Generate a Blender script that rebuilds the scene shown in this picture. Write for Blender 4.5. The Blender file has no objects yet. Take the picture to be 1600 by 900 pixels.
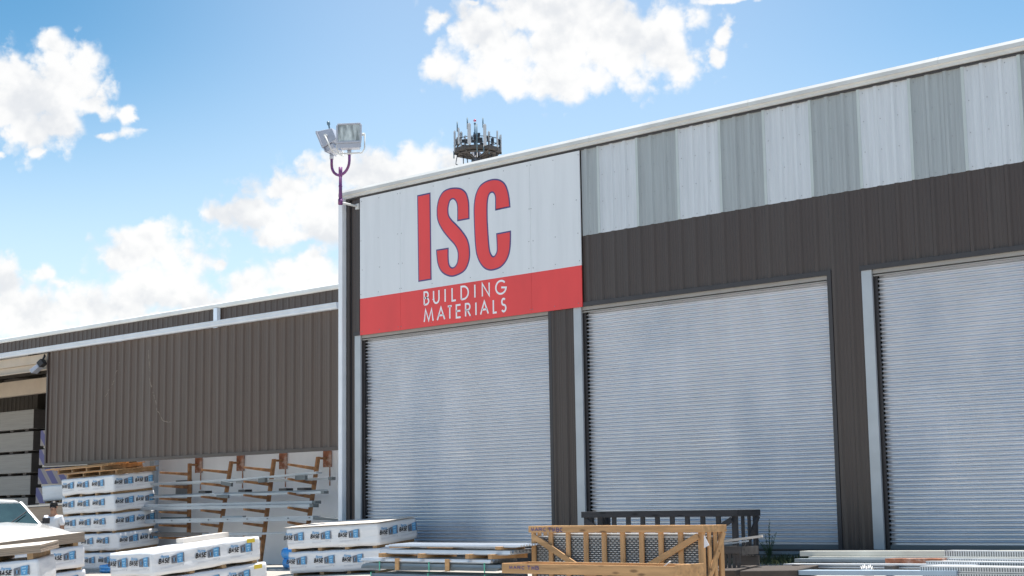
import bpy, bmesh, math, random
from mathutils import Vector, Matrix, noise as mn
from mathutils.geometry import tessellate_polygon
R = math.radians
SC = bpy.context.scene
COL = SC.collection
rnd = random.Random(7)

# ------------------------------------------------------------------ helpers
class MB:
    """collects shapes into one bmesh; build() links them as one object"""
    def __init__(s): s.bm = bmesh.new()
    def hexa(s, pts, mi=0):
        v = [s.bm.verts.new(p) for p in pts]
        for f in ((0,3,2,1),(4,5,6,7),(0,1,5,4),(1,2,6,5),(2,3,7,6),(3,0,4,7)):
            s.bm.faces.new([v[i] for i in f]).material_index = mi
    def box(s, x0, x1, y0, y1, z0, z1, mi=0, M=None):
        p = [Vector(q) for q in ((x0,y0,z0),(x1,y0,z0),(x1,y1,z0),(x0,y1,z0),(x0,y0,z1),(x1,y0,z1),(x1,y1,z1),(x0,y1,z1))]
        if M is not None: p = [M @ q for q in p]
        s.hexa(p, mi)
    def beam(s, a, b, w, h, mi=0, up=(0,0,1)):
        """box along a->b, w wide sideways, h in the up sense"""
        a, b = Vector(a), Vector(b); d = (b-a).normalized(); u = Vector(up)
        sd = d.cross(u)
        if sd.length < 1e-4: sd = d.cross(Vector((0,1,0)))
        sd.normalize(); u = sd.cross(d).normalized()
        sd *= w/2; u *= h/2
        s.hexa([a-sd-u, a+sd-u, b+sd-u, b-sd-u, a-sd+u, a+sd+u, b+sd+u, b-sd+u], mi)
    def tube(s, pts, r, seg=8, mi=0, cap=True):
        pts = [Vector(p) for p in pts]; n = len(pts)
        rs = r if isinstance(r, (list, tuple)) else [r]*n
        rings = []; ref = None
        for i, p in enumerate(pts):
            t = (pts[min(i+1,n-1)] - pts[max(i-1,0)]).normalized()
            if ref is None:
                ref = t.cross(Vector((0,0,1)))
                if ref.length < 1e-3: ref = t.cross(Vector((0,1,0)))
            ref = (ref - t*ref.dot(t)).normalized(); bi = t.cross(ref)
            rings.append([s.bm.verts.new(p + (ref*math.cos(2*math.pi*k/seg) + bi*math.sin(2*math.pi*k/seg))*rs[i]) for k in range(seg)])
        for i in range(n-1):
            for k in range(seg):
                f = s.bm.faces.new([rings[i][k], rings[i][(k+1)%seg], rings[i+1][(k+1)%seg], rings[i+1][k]]); f.material_index = mi; f.smooth = True
        if cap:
            s.bm.faces.new(rings[0][::-1]).material_index = mi; s.bm.faces.new(rings[-1]).material_index = mi
    def prof(s, poly, x0, x1, mi=0, closed=True, M=None):
        """extrude a (y,z) polyline along x"""
        M = M or Matrix()
        a = [s.bm.verts.new(M @ Vector((x0,y,z))) for y, z in poly]; b = [s.bm.verts.new(M @ Vector((x1,y,z))) for y, z in poly]
        n = len(poly)
        for i in range(n if closed else n-1):
            j = (i+1) % n
            s.bm.faces.new([a[i], b[i], b[j], a[j]]).material_index = mi
        if closed:
            s.bm.faces.new(a).material_index = mi; s.bm.faces.new(b[::-1]).material_index = mi
    def plate(s, poly, y, t, mi=0):
        """(x,z) outline with thickness t, front face at y facing -y"""
        a = [s.bm.verts.new((x,y,z)) for x, z in poly]; b = [s.bm.verts.new((x,y+t,z)) for x, z in poly]
        n = len(poly)
        for t3 in tessellate_polygon([[Vector((x,z,0)) for x, z in poly]]):
            s.bm.faces.new([a[i] for i in t3]).material_index = mi; s.bm.faces.new([b[i] for i in t3[::-1]]).material_index = mi
        for i in range(n):
            s.bm.faces.new([a[i], b[i], b[(i+1)%n], a[(i+1)%n]]).material_index = mi
    def mesh(s, name, mats, smooth=False):
        bmesh.ops.recalc_face_normals(s.bm, faces=s.bm.faces)
        me = bpy.data.meshes.new(name); s.bm.to_mesh(me); s.bm.free()
        for m in (mats if isinstance(mats, (list,tuple)) else [mats]): me.materials.append(m)
        if smooth:
            for p in me.polygons: p.use_smooth = True
        return me
    def build(s, name, mats, parent=None, bevel=0, smooth=False, label=None):
        o = bpy.data.objects.new(name, s.mesh(name, mats, smooth)); COL.objects.link(o)
        if parent is not None: o.parent = parent
        if bevel:
            b = o.modifiers.new('b', 'BEVEL'); b.width = bevel; b.segments = 2; b.limit_method = 'ANGLE'
        if label: o['label'] = label
        return o
def tag(o, label, cat, group=None, kind=None):
    if label: o['label'] = label
    if cat: o['category'] = cat
    if group: o['group'] = group
    if kind: o['kind'] = kind
    return o
def thing(name, label, cat, M=None, group=None):
    o = bpy.data.objects.new(name, None); COL.objects.link(o); o.empty_display_size = .2
    if M is not None:
        o.matrix_world = M if isinstance(M, Matrix) else Matrix.Translation(M)
    return tag(o, label, cat, group)
def copy_tree(o, M, label=None):
    c = o.copy(); COL.objects.link(c); c.matrix_world = M
    if label: c['label'] = label
    for ch in list(o.children):
        d = ch.copy(); COL.objects.link(d); d.parent = c
        for g in list(ch.children):
            e = g.copy(); COL.objects.link(e); e.parent = d
    return c
def gz(x, y):
    return .75 + .025*(min(max(x,-20),5)-4) + .09*min(max(y,-8),0)
TILT = Vector((-.025,-.09,1)).normalized()
def ground_M(x, y, rz=0, tilt=True, dz=0):
    q = Vector((0,0,1)).rotation_difference(TILT).to_matrix().to_4x4() if tilt else Matrix()
    return Matrix.Translation((x,y,gz(x,y)+dz)) @ q @ Matrix.Rotation(rz,4,'Z')

# ------------------------------------------------------------------ materials
def mat(name, col, rough=.6, metal=0, var=.12, vscale=3.0, bump=0, bscale=40, spec=.5, dirt=None, dscale=1.2, damt=.3, stretch=None, coat=0, trans=0):
    m = bpy.data.materials.new(name); m.use_nodes = True
    nt = m.node_tree; N = nt.nodes; L = nt.links; b = N['Principled BSDF']
    b.inputs['Roughness'].default_value = rough; b.inputs['Metallic'].default_value = metal
    b.inputs['Specular IOR Level'].default_value = spec
    if coat: b.inputs['Coat Weight'].default_value = coat
    if trans: b.inputs['Transmission Weight'].default_value = trans
    tc = N.new('ShaderNodeTexCoord'); src = tc.outputs['Object']
    if stretch:
        mp = N.new('ShaderNodeMapping'); mp.inputs['Scale'].default_value = stretch; L.new(src, mp.inputs[0]); src = mp.outputs[0]
    n1 = N.new('ShaderNodeTexNoise'); n1.inputs['Scale'].default_value = vscale; n1.inputs['Detail'].default_value = 6; L.new(src, n1.inputs['Vector'])
    mr = N.new('ShaderNodeMapRange'); mr.inputs[1].default_value = .3; mr.inputs[2].default_value = .7; mr.inputs[3].default_value = 1-var; mr.inputs[4].default_value = 1+var
    L.new(n1.outputs[0], mr.inputs[0])
    mx = N.new('ShaderNodeMix'); mx.data_type = 'RGBA'; mx.blend_type = 'MULTIPLY'; mx.inputs[0].default_value = 1
    mx.inputs[6].default_value = (*col,1); L.new(mr.outputs[0], mx.inputs[7]); out = mx.outputs[2]
    if dirt:
        n2 = N.new('ShaderNodeTexNoise'); n2.inputs['Scale'].default_value = dscale; n2.inputs['Detail'].default_value = 8; n2.inputs['Roughness'].default_value = .65; L.new(src, n2.inputs['Vector'])
        r2 = N.new('ShaderNodeMapRange'); r2.inputs[1].default_value = .48; r2.inputs[2].default_value = .7; r2.inputs[4].default_value = damt; L.new(n2.outputs[0], r2.inputs[0])
        m2 = N.new('ShaderNodeMix'); m2.data_type = 'RGBA'; L.new(r2.outputs[0], m2.inputs[0]); L.new(out, m2.inputs[6]); m2.inputs[7].default_value = (*dirt,1); out = m2.outputs[2]
    L.new(out, b.inputs['Base Color'])
    rr = N.new('ShaderNodeMapRange'); rr.inputs[3].default_value = max(.02,rough-.08); rr.inputs[4].default_value = min(1,rough+.08); L.new(n1.outputs[0], rr.inputs[0]); L.new(rr.outputs[0], b.inputs['Roughness'])
    if bump:
        n3 = N.new('ShaderNodeTexNoise'); n3.inputs['Scale'].default_value = bscale; n3.inputs['Detail'].default_value = 4; L.new(src, n3.inputs['Vector'])
        bp = N.new('ShaderNodeBump'); bp.inputs['Strength'].default_value = bump; bp.inputs['Distance'].default_value = .02; L.new(n3.outputs[0], bp.inputs['Height']); L.new(bp.outputs[0], b.inputs['Normal'])
    return m
def wood(name, col, rough=.75, dark=(.12,.07,.035), ax=0, knots=True):
    m = mat(name, col, rough, var=.30, vscale=2.2, bump=.25, bscale=14, stretch=tuple(.6 if i == ax else 7 for i in range(3)), dirt=dark, dscale=1.1, damt=.45)
    nt = m.node_tree; N = nt.nodes; L = nt.links; b = N['Principled BSDF']
    tc = N.new('ShaderNodeTexCoord'); mp = N.new('ShaderNodeMapping'); mp.inputs['Scale'].default_value = tuple(2.2 if i == ax else 7 for i in range(3)); L.new(tc.outputs['Object'], mp.inputs[0])
    vo = N.new('ShaderNodeTexVoronoi'); vo.inputs['Scale'].default_value = 1.0; L.new(mp.outputs[0], vo.inputs['Vector'])
    kr = N.new('ShaderNodeMapRange'); kr.inputs[1].default_value = .10; kr.inputs[2].default_value = .20; kr.inputs[3].default_value = .75; kr.inputs[4].default_value = 0; L.new(vo.outputs['Distance'], kr.inputs[0])
    mx = N.new('ShaderNodeMix'); mx.data_type = 'RGBA'; L.new(kr.outputs[0], mx.inputs[0]); src = b.inputs['Base Color'].links[0].from_socket; L.new(src, mx.inputs[6]); mx.inputs[7].default_value = (dark[0]*.5,dark[1]*.5,dark[2]*.5,1); L.new(mx.outputs[2], b.inputs['Base Color'])
    return m

M_BROWN = mat('brown ribbed steel', (.064,.045,.038), .36, var=.05, vscale=1.2, stretch=(2.2,1,.25), dirt=(.11,.095,.085), dscale=.8, damt=.25)
M_BROWNL = mat('weathered brown steel', (.104,.070,.053), .40, var=.06, vscale=1.0, stretch=(2.2,1,.2), dirt=(.17,.14,.12), dscale=.7, damt=.35)
M_FLASH = mat('dark flashing', (.045,.04,.042), .45, var=.1)
M_TRIM = mat('pale trim steel', (.62,.62,.60), .45, var=.06, vscale=1.5, dirt=(.40,.38,.35), damt=.3)
M_WHITEP = mat('white ribbed panel', (.63,.66,.69), .4, var=.07, vscale=2.5, stretch=(6,1,.25), dirt=(.42,.45,.48), dscale=1.2, damt=.35)
M_CLEARP = mat('milky fibreglass panel', (.37,.40,.41), .5, var=.10, vscale=2.0, stretch=(7,1,.22), dirt=(.42,.47,.48), dscale=1.0, damt=.4)
M_GALV = mat('galvanised steel', (.47,.49,.51), .42, metal=.35, var=.10, vscale=2.0, dirt=(.40,.44,.50), dscale=1.1, damt=.3)
M_SLAT = mat('galvanised door slats', (.75,.76,.795), .34, metal=.5, var=.05, vscale=1.3, stretch=(1,1,.5), dirt=(.55,.60,.68), dscale=.55, damt=.55)
M_SIGNW = mat('white sign sheet', (.73,.75,.77), .4, var=.03, vscale=1.0, stretch=(3,1,.3), dirt=(.60,.62,.64), dscale=1.2, damt=.35)
M_RED = mat('red vinyl', (.80,.062,.06), .42, var=.08, vscale=.9, stretch=(1.5,1,.6))
M_NAVY = mat('navy vinyl', (.075,.06,.20), .45, var=.03)
M_WVINYL = mat('white vinyl', (.88,.86,.88), .45, var=.02)
M_SCREW = mat('dull screw heads', (.30,.31,.33), .5, metal=.5, var=.05)
M_TAN = mat('tan painted steel', (.52,.43,.335), .55, var=.06, dirt=(.42,.32,.22), damt=.3)
M_CONC = mat('inner white wall', (.86,.89,.93), .6, var=.04, vscale=1.0, dirt=(.62,.66,.71), dscale=.6, damt=.35, bump=.05, bscale=8)
M_RUST = mat('rusty orange steel', (.37,.185,.080), .75, var=.35, vscale=6, dirt=(.15,.055,.03), dscale=7, damt=.85, bump=.3, bscale=50)
M_RUSTD = mat('dark rust', (.30,.115,.06), .8, var=.35, vscale=9, dirt=(.66,.55,.48), dscale=5, damt=.95, bump=.3, bscale=50)
M_BAR = mat('grey steel bars', (.42,.46,.50), .4, metal=.4, var=.15, vscale=2, stretch=(.5,3,3))
M_BARD = mat('dark steel bars', (.15,.17,.18), .5, metal=.4, var=.15, vscale=2, stretch=(.5,3,3))
M_CREAM = mat('cream grey beam paint', (.56,.55,.50), .5, var=.08, dirt=(.40,.38,.34), damt=.4)
M_BLACK = mat('black plastic', (.03,.03,.035), .5, var=.05)
M_WRAP = mat('white plastic wrap', (.80,.81,.83), .32, var=.035, vscale=3, bump=.5, bscale=6, stretch=(.6,.6,3.5), dirt=(.62,.63,.66), dscale=2.2, damt=.5)
M_INK = mat('black print', (.03,.03,.035), .6, var=.02)
M_BLUE = mat('blue print', (.10,.34,.62), .6, var=.12, vscale=30)
M_LBLUE = mat('pale blue print', (.35,.60,.80), .6, var=.1)
M_GREYP = mat('grey photo print', (.17,.19,.23), .6, var=.5, vscale=45)
M_FAINT = mat('faint grey print', (.52,.52,.56), .6, var=.05)
M_YEL = mat('yellow tag', (.75,.55,.06), .6, var=.05)
M_SKID = wood('pallet wood', (.36,.235,.125))
M_PINE = wood('new pine', (.56,.325,.150), dark=(.30,.16,.07))
M_PINEV = wood('new pine upright', (.58,.34,.160), dark=(.33,.18,.08), ax=2)
M_GWOOD = wood('dark grey wood', (.040,.039,.043), dark=(.015,.015,.017))  # crate wood in a very dark grey with darker grain
M_GWOODV = wood('dark grey wood upright', (.043,.042,.046), dark=(.016,.016,.018), ax=2)
M_OLDW = wood('weathered grey boards', (.14,.125,.115), dark=(.05,.045,.04))
M_BOARD = mat('tan board edges', (.34,.27,.21), .8, var=.18, vscale=2.0, stretch=(1,1,28), bump=.15, bscale=20)
M_BOARDT = mat('pale board faces', (.66,.60,.53), .8, var=.05)
M_GYP = mat('grey gypsum boards', (.33,.315,.295), .8, var=.12, vscale=2.0, stretch=(.6,.6,22), bump=.08, bscale=20)
M_GYPD = mat('shaded gypsum board ends', (.10,.088,.08), .85, var=.12, vscale=2.0, stretch=(.6,.6,22))  # darker copy of the gypsum colour, painted shade for the pack ends
M_ZINC = mat('zinc deck sheets', (.62,.64,.67), .38, metal=.4, var=.10, vscale=3, dirt=(.36,.38,.41), dscale=3, damt=.4)
M_ZINCD = mat('grey deck sheets', (.27,.31,.34), .45, metal=.35, var=.15, vscale=3, stretch=(.7,3,3))
M_STRAP = mat('green strapping', (.10,.52,.36), .4, var=.05)
M_PAINTR = mat('dark red marking', (.24,.04,.07), .6, var=.1)
M_PERF = mat('perforated zinc planks', (.60,.61,.62), .38, metal=.4, var=.08, vscale=4)
M_SLOT = mat('slot shadow steel', (.15,.155,.16), .6, var=.1)
M_TRUCK = mat('white car paint', (.80,.79,.77), .22, var=.015, coat=.6)
M_TYRE = mat('tyre rubber', (.025,.025,.026), .8, var=.1)
M_CHROME = mat('chrome', (.6,.6,.62), .15, metal=1, var=.02)
M_GLASSD = mat('windscreen glass', (.02,.045,.047), .05, var=.25, vscale=2.5, spec=.8)
M_SKIN = mat('skin', (.40,.22,.145), .55, var=.06, vscale=8)
M_HAIR = mat('black hair', (.012,.010,.010), .5, var=.2, vscale=30)
M_TEE = mat('white tee shirt', (.74,.76,.80), .85, var=.05, vscale=6, bump=.1, bscale=12)
M_JEAN = mat('blue jeans', (.06,.08,.14), .85, var=.15)
M_LAMPG = mat('lamp housing grey', (.42,.44,.50), .45, var=.06)
M_POLE = mat('brown paint with purple fringe', (.16,.045,.19), .5, var=.25, vscale=6, dirt=(.24,.06,.05), dscale=5, damt=.6)  # purple in the base colour imitates lens fringing against the sky
M_LENS = mat('lamp glass', (.50,.50,.46), .18, metal=.3, var=.5, vscale=9, stretch=(2,1,.4))
M_ANT = mat('antenna grey', (.52,.53,.55), .5, var=.04)
M_TEAL = mat('teal grey mast steel', (.10,.17,.22), .5, var=.15)
M_DKST = mat('dark tower steel', (.05,.055,.065), .6, var=.3, vscale=4)
M_DECK = mat('brown tower deck', (.085,.078,.075), .8, var=.3, vscale=6)
M_BEAC = mat('red beacon lens', (.55,.06,.16), .3, var=.1)
M_TARP = mat('blue tarp', (.05,.30,.72), .4, var=.3, vscale=6, bump=.4, bscale=9)
M_LEAF = mat('weed leaves', (.055,.11,.045), .6, var=.35, vscale=20)
M_GRASS = mat('dry grass', (.045,.065,.025), .8, var=.4, vscale=9)
M_SLAB = mat('dark concrete slab', (.075,.062,.055), .85, var=.2, vscale=4, dirt=(.03,.026,.024), dscale=3, damt=.5, bump=.2, bscale=30)  # very dark concrete base with random darker patches
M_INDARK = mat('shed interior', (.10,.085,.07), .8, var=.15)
M_SCR = mat('pale scratch', (.25,.20,.155), .6, var=.1)

def stripes_mat():
    m = mat('purple board ends', (.15,.13,.42), .75, var=.1)
    nt = m.node_tree; N = nt.nodes; L = nt.links; b = N['Principled BSDF']
    w = N.new('ShaderNodeTexWave'); w.bands_direction = 'DIAGONAL'; w.inputs['Scale'].default_value = 1.1; w.inputs['Distortion'].default_value = .4
    tc = N.new('ShaderNodeTexCoord'); L.new(tc.outputs['Object'], w.inputs['Vector'])
    cr = N.new('ShaderNodeValToRGB'); e = cr.color_ramp.elements
    e[0].position = .0; e[0].color = (.34,.30,.29,1); e[1].position = .42; e[1].color = (.15,.145,.30,1)
    x = e.new(.30); x.color = (.36,.33,.34,1)
    L.new(w.outputs[0], cr.inputs[0]); L.new(cr.outputs[0], b.inputs['Base Color'])
    return m
M_PURP = stripes_mat()

def ground_mat():
    m = bpy.data.materials.new('sandy yard'); m.use_nodes = True
    nt = m.node_tree; N = nt.nodes; L = nt.links; b = N['Principled BSDF']; b.inputs['Roughness'].default_value = .9
    tc = N.new('ShaderNodeTexCoord')
    n1 = N.new('ShaderNodeTexNoise'); n1.inputs['Scale'].default_value = .35; n1.inputs['Detail'].default_value = 9; n1.inputs['Roughness'].default_value = .65; L.new(tc.outputs['Object'], n1.inputs['Vector'])
    n2 = N.new('ShaderNodeTexNoise'); n2.inputs['Scale'].default_value = 60; n2.inputs['Detail'].default_value = 4; L.new(tc.outputs['Object'], n2.inputs['Vector'])
    cr = N.new('ShaderNodeValToRGB'); e = cr.color_ramp.elements
    e[0].position = .3; e[0].color = (.29,.265,.235,1); e[1].position = .7; e[1].color = (.48,.445,.395,1)
    L.new(n1.outputs[0], cr.inputs[0])
    mx = N.new('ShaderNodeMix'); mx.data_type = 'RGBA'; mx.blend_type = 'OVERLAY'; mx.inputs[0].default_value = .35
    L.new(cr.outputs[0], mx.inputs[6]); L.new(n2.outputs[0], mx.inputs[7]); L.new(mx.outputs[2], b.inputs['Base Color'])
    bp = N.new('ShaderNodeBump'); bp.inputs['Strength'].default_value = .35; bp.inputs['Distance'].default_value = .03; L.new(n2.outputs[0], bp.inputs['Height']); L.new(bp.outputs[0], b.inputs['Normal'])
    return m

# ------------------------------------------------------------------ ground
def build_ground():
    xs = [-2500,-700,-220,-90,-60] + [-40+1.0*i for i in range(71)] + [45,80,200,700,2500]
    ys = [-2500,-700,-220,-90,-50] + [-30+1.0*i for i in range(27)] + [-3.5,-3,-2.5,-2,-1.5,-1,-.5,0,.5,2,5,10,30,90,220,700,2500]
    bm = bmesh.new(); g = []
    for y in ys:
        row = []
        for x in xs:
            dz = 0
            if -35 < x < 25 and -25 < y < -.5: dz = .03*mn.noise(Vector((x*.35,y*.35,0)))
            row.append(bm.verts.new((x,y,gz(x,y)+dz)))
        g.append(row)
    for j in range(len(ys)-1):
        for i in range(len(xs)-1):
            f = bm.faces.new([g[j][i],g[j][i+1],g[j+1][i+1],g[j+1][i]]); f.smooth = True
    me = bpy.data.meshes.new('ground'); bm.to_mesh(me); bm.free(); me.materials.append(ground_mat())
    o = bpy.data.objects.new('ground', me); COL.objects.link(o); tag(o, None, None, kind='structure')
build_ground()

# ------------------------------------------------------------------ ribbed sheets
RIB = .3048
PER = [(-.050,0),(-.024,-.032),(.024,-.032),(.050,0),(.112,0),(.119,-.005),(.129,-.005),(.136,0),(.170,0),(.177,-.005),(.187,-.005),(.194,0)]
def rib_pts(x0, x1, phase=0):
    pts = []
    k = math.floor((x0-phase)/RIB)-1
    while phase + k*RIB < x1+.3:
        for dx, dy in PER: pts.append((phase+k*RIB+dx, dy))
        k += 1
    def yat(x):
        for a, b in zip(pts, pts[1:]):
            if a[0] <= x <= b[0]: return a[1]+(b[1]-a[1])*(x-a[0])/(b[0]-a[0])
        return 0
    return [(x0,yat(x0))] + [p for p in pts if x0 < p[0] < x1] + [(x1,yat(x1))], yat
def ribbed(mb, x0, x1, z0, z1, y=0, phase=0):
    pts, _ = rib_pts(x0, x1, phase)
    a = [mb.bm.verts.new((x,y+d,z0)) for x, d in pts]; b = [mb.bm.verts.new((x,y+d,z1)) for x, d in pts]
    for i in range(len(pts)-1): mb.bm.faces.new([a[i],a[i+1],b[i+1],b[i]])

# ------------------------------------------------------------------ main warehouse
XR = 14.0
wh = thing('warehouse', 'tall brown ribbed metal warehouse with three roll-up doors and pale panels below the eave', 'building', (0,0,0))
def W(mb, name, m, **k): return mb.build(name, m, wh, **k)
HEAD = 5.243; SILL = .875
DOORS = [(-6.84,-1.31), (-.697,4.765), (5.383,10.9)]
mb = MB()
ribbed(mb, -6.94, -.40, HEAD+.06, 8.24)
ribbed(mb, -.40, XR, HEAD+.06, 6.60)
edges = [-6.94] + [e for d in DOORS for e in d] + [XR]
for a, b in zip(edges[::2], edges[1::2]):
    if b-a > .02: ribbed(mb, a, b, SILL-.4, HEAD+.06)
W(mb, 'ribbed_wall', M_BROWN)
mb = MB()
mb.box(-7.06,XR,.34,22,.2,8.2)
W(mb, 'wall_core', M_INDARK)
mb = MB()
mb.box(-7.2,-7.06,.02,22,.0,8.2)
W(mb, 'side_wall', M_CONC)
mb = MB()                                               # roof of low slope
mb.hexa([(-7.24,-.06,8.30),(XR+.1,-.06,8.30),(XR+.1,12,9.1),(-7.24,12,9.1),(-7.24,-.06,8.39),(XR+.1,-.06,8.39),(XR+.1,12,9.2),(-7.24,12,9.2)])
mb.hexa([(-7.24,12,9.1),(XR+.1,12,9.1),(XR+.1,22.1,8.3),(-7.24,22.1,8.3),(-7.24,12,9.2),(XR+.1,12,9.2),(XR+.1,22.1,8.39),(-7.24,22.1,8.39)])
W(mb, 'roof', M_TRIM)
mb = MB()
PT = [(-.062,8.225),(-.100,8.225),(-.100,8.278),(-.108,8.288),(-.138,8.288),(-.138,8.352),(-.105,8.408),(-.062,8.414)]
for k in range(6):
    x0 = -7.23 + k*3.55; mb.prof(PT, x0, min(x0+3.546, XR+.1))
W(mb, 'eave_trim', M_TRIM)
mb = MB(); mb.box(-7.2,XR,-.0615,.02,8.19,8.222); W(mb, 'soffit_shade_strip', M_FLASH)  # soffit strip coloured dark for the shade under the eave trim
mb = MB(); mb.box(-7.205,-7.078,-.16,-.04,.30,8.222); W(mb, 'corner_downspout', mat('pale downspout', (.82,.84,.87), .4, var=.04), bevel=.012)
mb = MB(); mb.box(-7.075,-6.97,-.045,.05,.3,8.22); W(mb, 'corner_trim', mat('brown corner trim', (.06,.05,.047), .45, var=.06))
mb = MB(); mb.box(-6.968,-6.942,-.004,.06,.3,8.20); W(mb, 'corner_flashing', M_BLACK)
# panels below the eave, alternating milky and white
for i in range(-1,15):
    x0 = i*.9144; x1 = min(x0+.9144, XR)
    if i == -1: x0 = -.43
    mb = MB(); ribbed(mb, x0, x1, 6.563, 8.215, y=-.008)
    white = i >= 0 and i % 2 == 0
    o = W(mb, 'eave_panel', M_WHITEP if white else M_CLEARP)
    o['label'] = 'white ribbed panel' if white else 'milky grey ribbed panel'
    mb = MB()
    mb.box(x0-.026, x0+.026, -.048,-.0415, 6.563, 8.212)
    if i > -1: mb.build('lap_strip', mat('lap strip', (.50,.55,.54), .5, var=.05) if i == 0 else bpy.data.materials['lap strip'], o)
mb = MB()
for i in range(-1,16):
    for z in (6.62,7.15,7.65,8.12):
        for dx in (.07,.37,.68):
            x = i*.9144+dx
            if x > -.4 and x < XR: mb.box(x-.005,x+.005,-.020,-.005,z-.005,z+.005)
W(mb, 'panel_screws', M_SCREW)
# door flashings + slab sill
for a, b in DOORS:
    d = MB()
    # slatted curtain (curved slats, each 70 mm)
    y0 = .115; pr = []; z = SILL+.02; k = 0
    P = .0698
    while z < HEAD-.03:
        pr += [(y0-.018,z),(y0-.026,z+.004),(y0-.027,z+.009),(y0-.022,z+.016),(y0-.011,z+.023),(y0+.004,z+.028),(y0+.022,z+.032),(y0+.038,z+.037),(y0+.040,z+.060),(y0+.022,z+.0680),(y0-.014,z+.0694)]
        z += P
    pr.append((y0+.038,z))
    nseg = 26; cols = []
    for q in range(nseg+1):
        x = a+.222+(b-a-.222)*q/nseg; col_ = []
        for y_, z_ in pr:
            dn = .007*mn.noise(Vector((x*.55,z_*.45,a)))+.0045*mn.noise(Vector((x*1.9,z_*4.0,a*3)))
            dent = -.022*max(0,1-((x-a-2.9)**2/.25+(z_-2.35)**2/.16))-.016*max(0,1-((x-a-1.2)**2/.12+(z_-1.7)**2/.10))
            col_.append(d.bm.verts.new((x, y_+dn-dent, z_+.004*mn.noise(Vector((x*.4,z_*.8,a+9))))))
        cols.append(col_)
    for q in range(nseg):
        for k2 in range(len(pr)-1): d.bm.faces.new([cols[q][k2],cols[q+1][k2],cols[q+1][k2+1],cols[q][k2+1]])
    d.box(a+.222, b, y0+.062, y0+.070, SILL, HEAD+.05)
    door = d.build('roll_up_door', M_SLAT, wh)
    g = MB()
    g.box(a, a+.185, -.015, .03, SILL-.1, HEAD+.0)
    g.build('guide_rail', M_GALV, door, bevel=.004)
    g = MB(); g.box(a+.187,a+.240,.062,.076,SILL-.1,HEAD); g.box(a+.175,a+.1855,.031,.088,SILL-.1,HEAD)
    for q in range(58):
        zz = SILL+.05+q*.0745
        g.box(a+.222,a+.2385,.056,.0615,zz,zz+.022)
    g.build('curtain_edge_guide', M_FLASH, door)
    g = MB(); g.box(a+.19,b,.02,.10,HEAD-.065,HEAD+.055); g.box(a+.19,b,.028,.085,HEAD-.105,HEAD-.085)
    g.build('head_channel', mat('head channel', (.34,.325,.31), .5, var=.05) if 'head channel' not in bpy.data.materials else bpy.data.materials['head channel'], door)
    g = MB(); g.box(a+.2,b-.02,.075,.135,SILL-.02,SILL+.045); g.build('bottom_bar', M_BARD, door)
    g = MB()
    g.box(b-.0,b+.075,-.038,.33,SILL-.3,HEAD); g.box(a-.015,b+.075,-.040,.12,HEAD,HEAD+.075)
    W(g, 'door_flashing', M_FLASH)
    if a < -6:  # crumpled edge of the first curtain
        g = MB()
        for (zz, h, w) in ((4.3,.36,.08),(3.75,.55,.10),(3.1,.6,.085),(2.55,.5,.09),(1.5,.30,.09),(1.05,.28,.11)):
            g.plate([(a+.21,zz),(a+.21+w,zz+.04),(a+.21+w*.6,zz+h*.5),(a+.21+w*.9,zz+h*.9),(a+.21,zz+h)], .084, .006)
        g.plate([(a+.33,2.62),(a+.41,2.66),(a+.37,2.58),(a+.33,2.56)], .084, .006)
        g.build('torn_edge', M_BLACK, door, label='torn dark left edge of the door curtain')
mb = MB(); mb.box(-7.2,XR,-.22,.34,.2,SILL-.02); W(mb, 'sill_slab', M_SLAB)

# ------------------------------------------------------------------ sign
def smooth_outline(pts, sub=5):
    """Catmull-Rom through (x,z,corner) points; corners stay sharp"""
    n = len(pts); out = []
    for i in range(n):
        p0, p1, p2, p3 = pts[i-1], pts[i], pts[(i+1)%n], pts[(i+2)%n]
        out.append((p1[0],p1[1]))
        if p1[2] and p2[2]: continue
        a = p1 if p1[2] else p0; d = p2 if p2[2] else p3
        for s in range(1,sub):
            t = s/sub
            f = lambda q0,q1,q2,q3: .5*((2*q1)+(-q0+q2)*t+(2*q0-5*q1+4*q2-q3)*t*t+(-q0+3*q1-3*q2+q3)*t**3)
            out.append((f(a[0],p1[0],p2[0],d[0]), f(a[1],p1[1],p2[1],d[1])))
    return out
def inset(poly, d):
    n = len(poly); A = sum(poly[i][0]*poly[(i+1)%n][1]-poly[(i+1)%n][0]*poly[i][1] for i in range(n))
    sg = 1 if A > 0 else -1; out = []
    for i in range(n):
        p, q, r = Vector(poly[i-1]), Vector(poly[i]), Vector(poly[(i+1)%n])
        e1 = (q-p).normalized(); e2 = (r-q).normalized()
        n1 = Vector((-e1.y,e1.x))*sg; n2 = Vector((-e2.y,e2.x))*sg
        m = (n1+n2)
        m = m.normalized() if m.length > 1e-6 else n1
        out.append(tuple(q + m*(d/max(.35,m.dot(n1)))))
    return out
GI = [(-4.839,7.979,1),(-4.444,7.981,1),(-4.43,6.178,1),(-4.821,6.176,1)]
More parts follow.
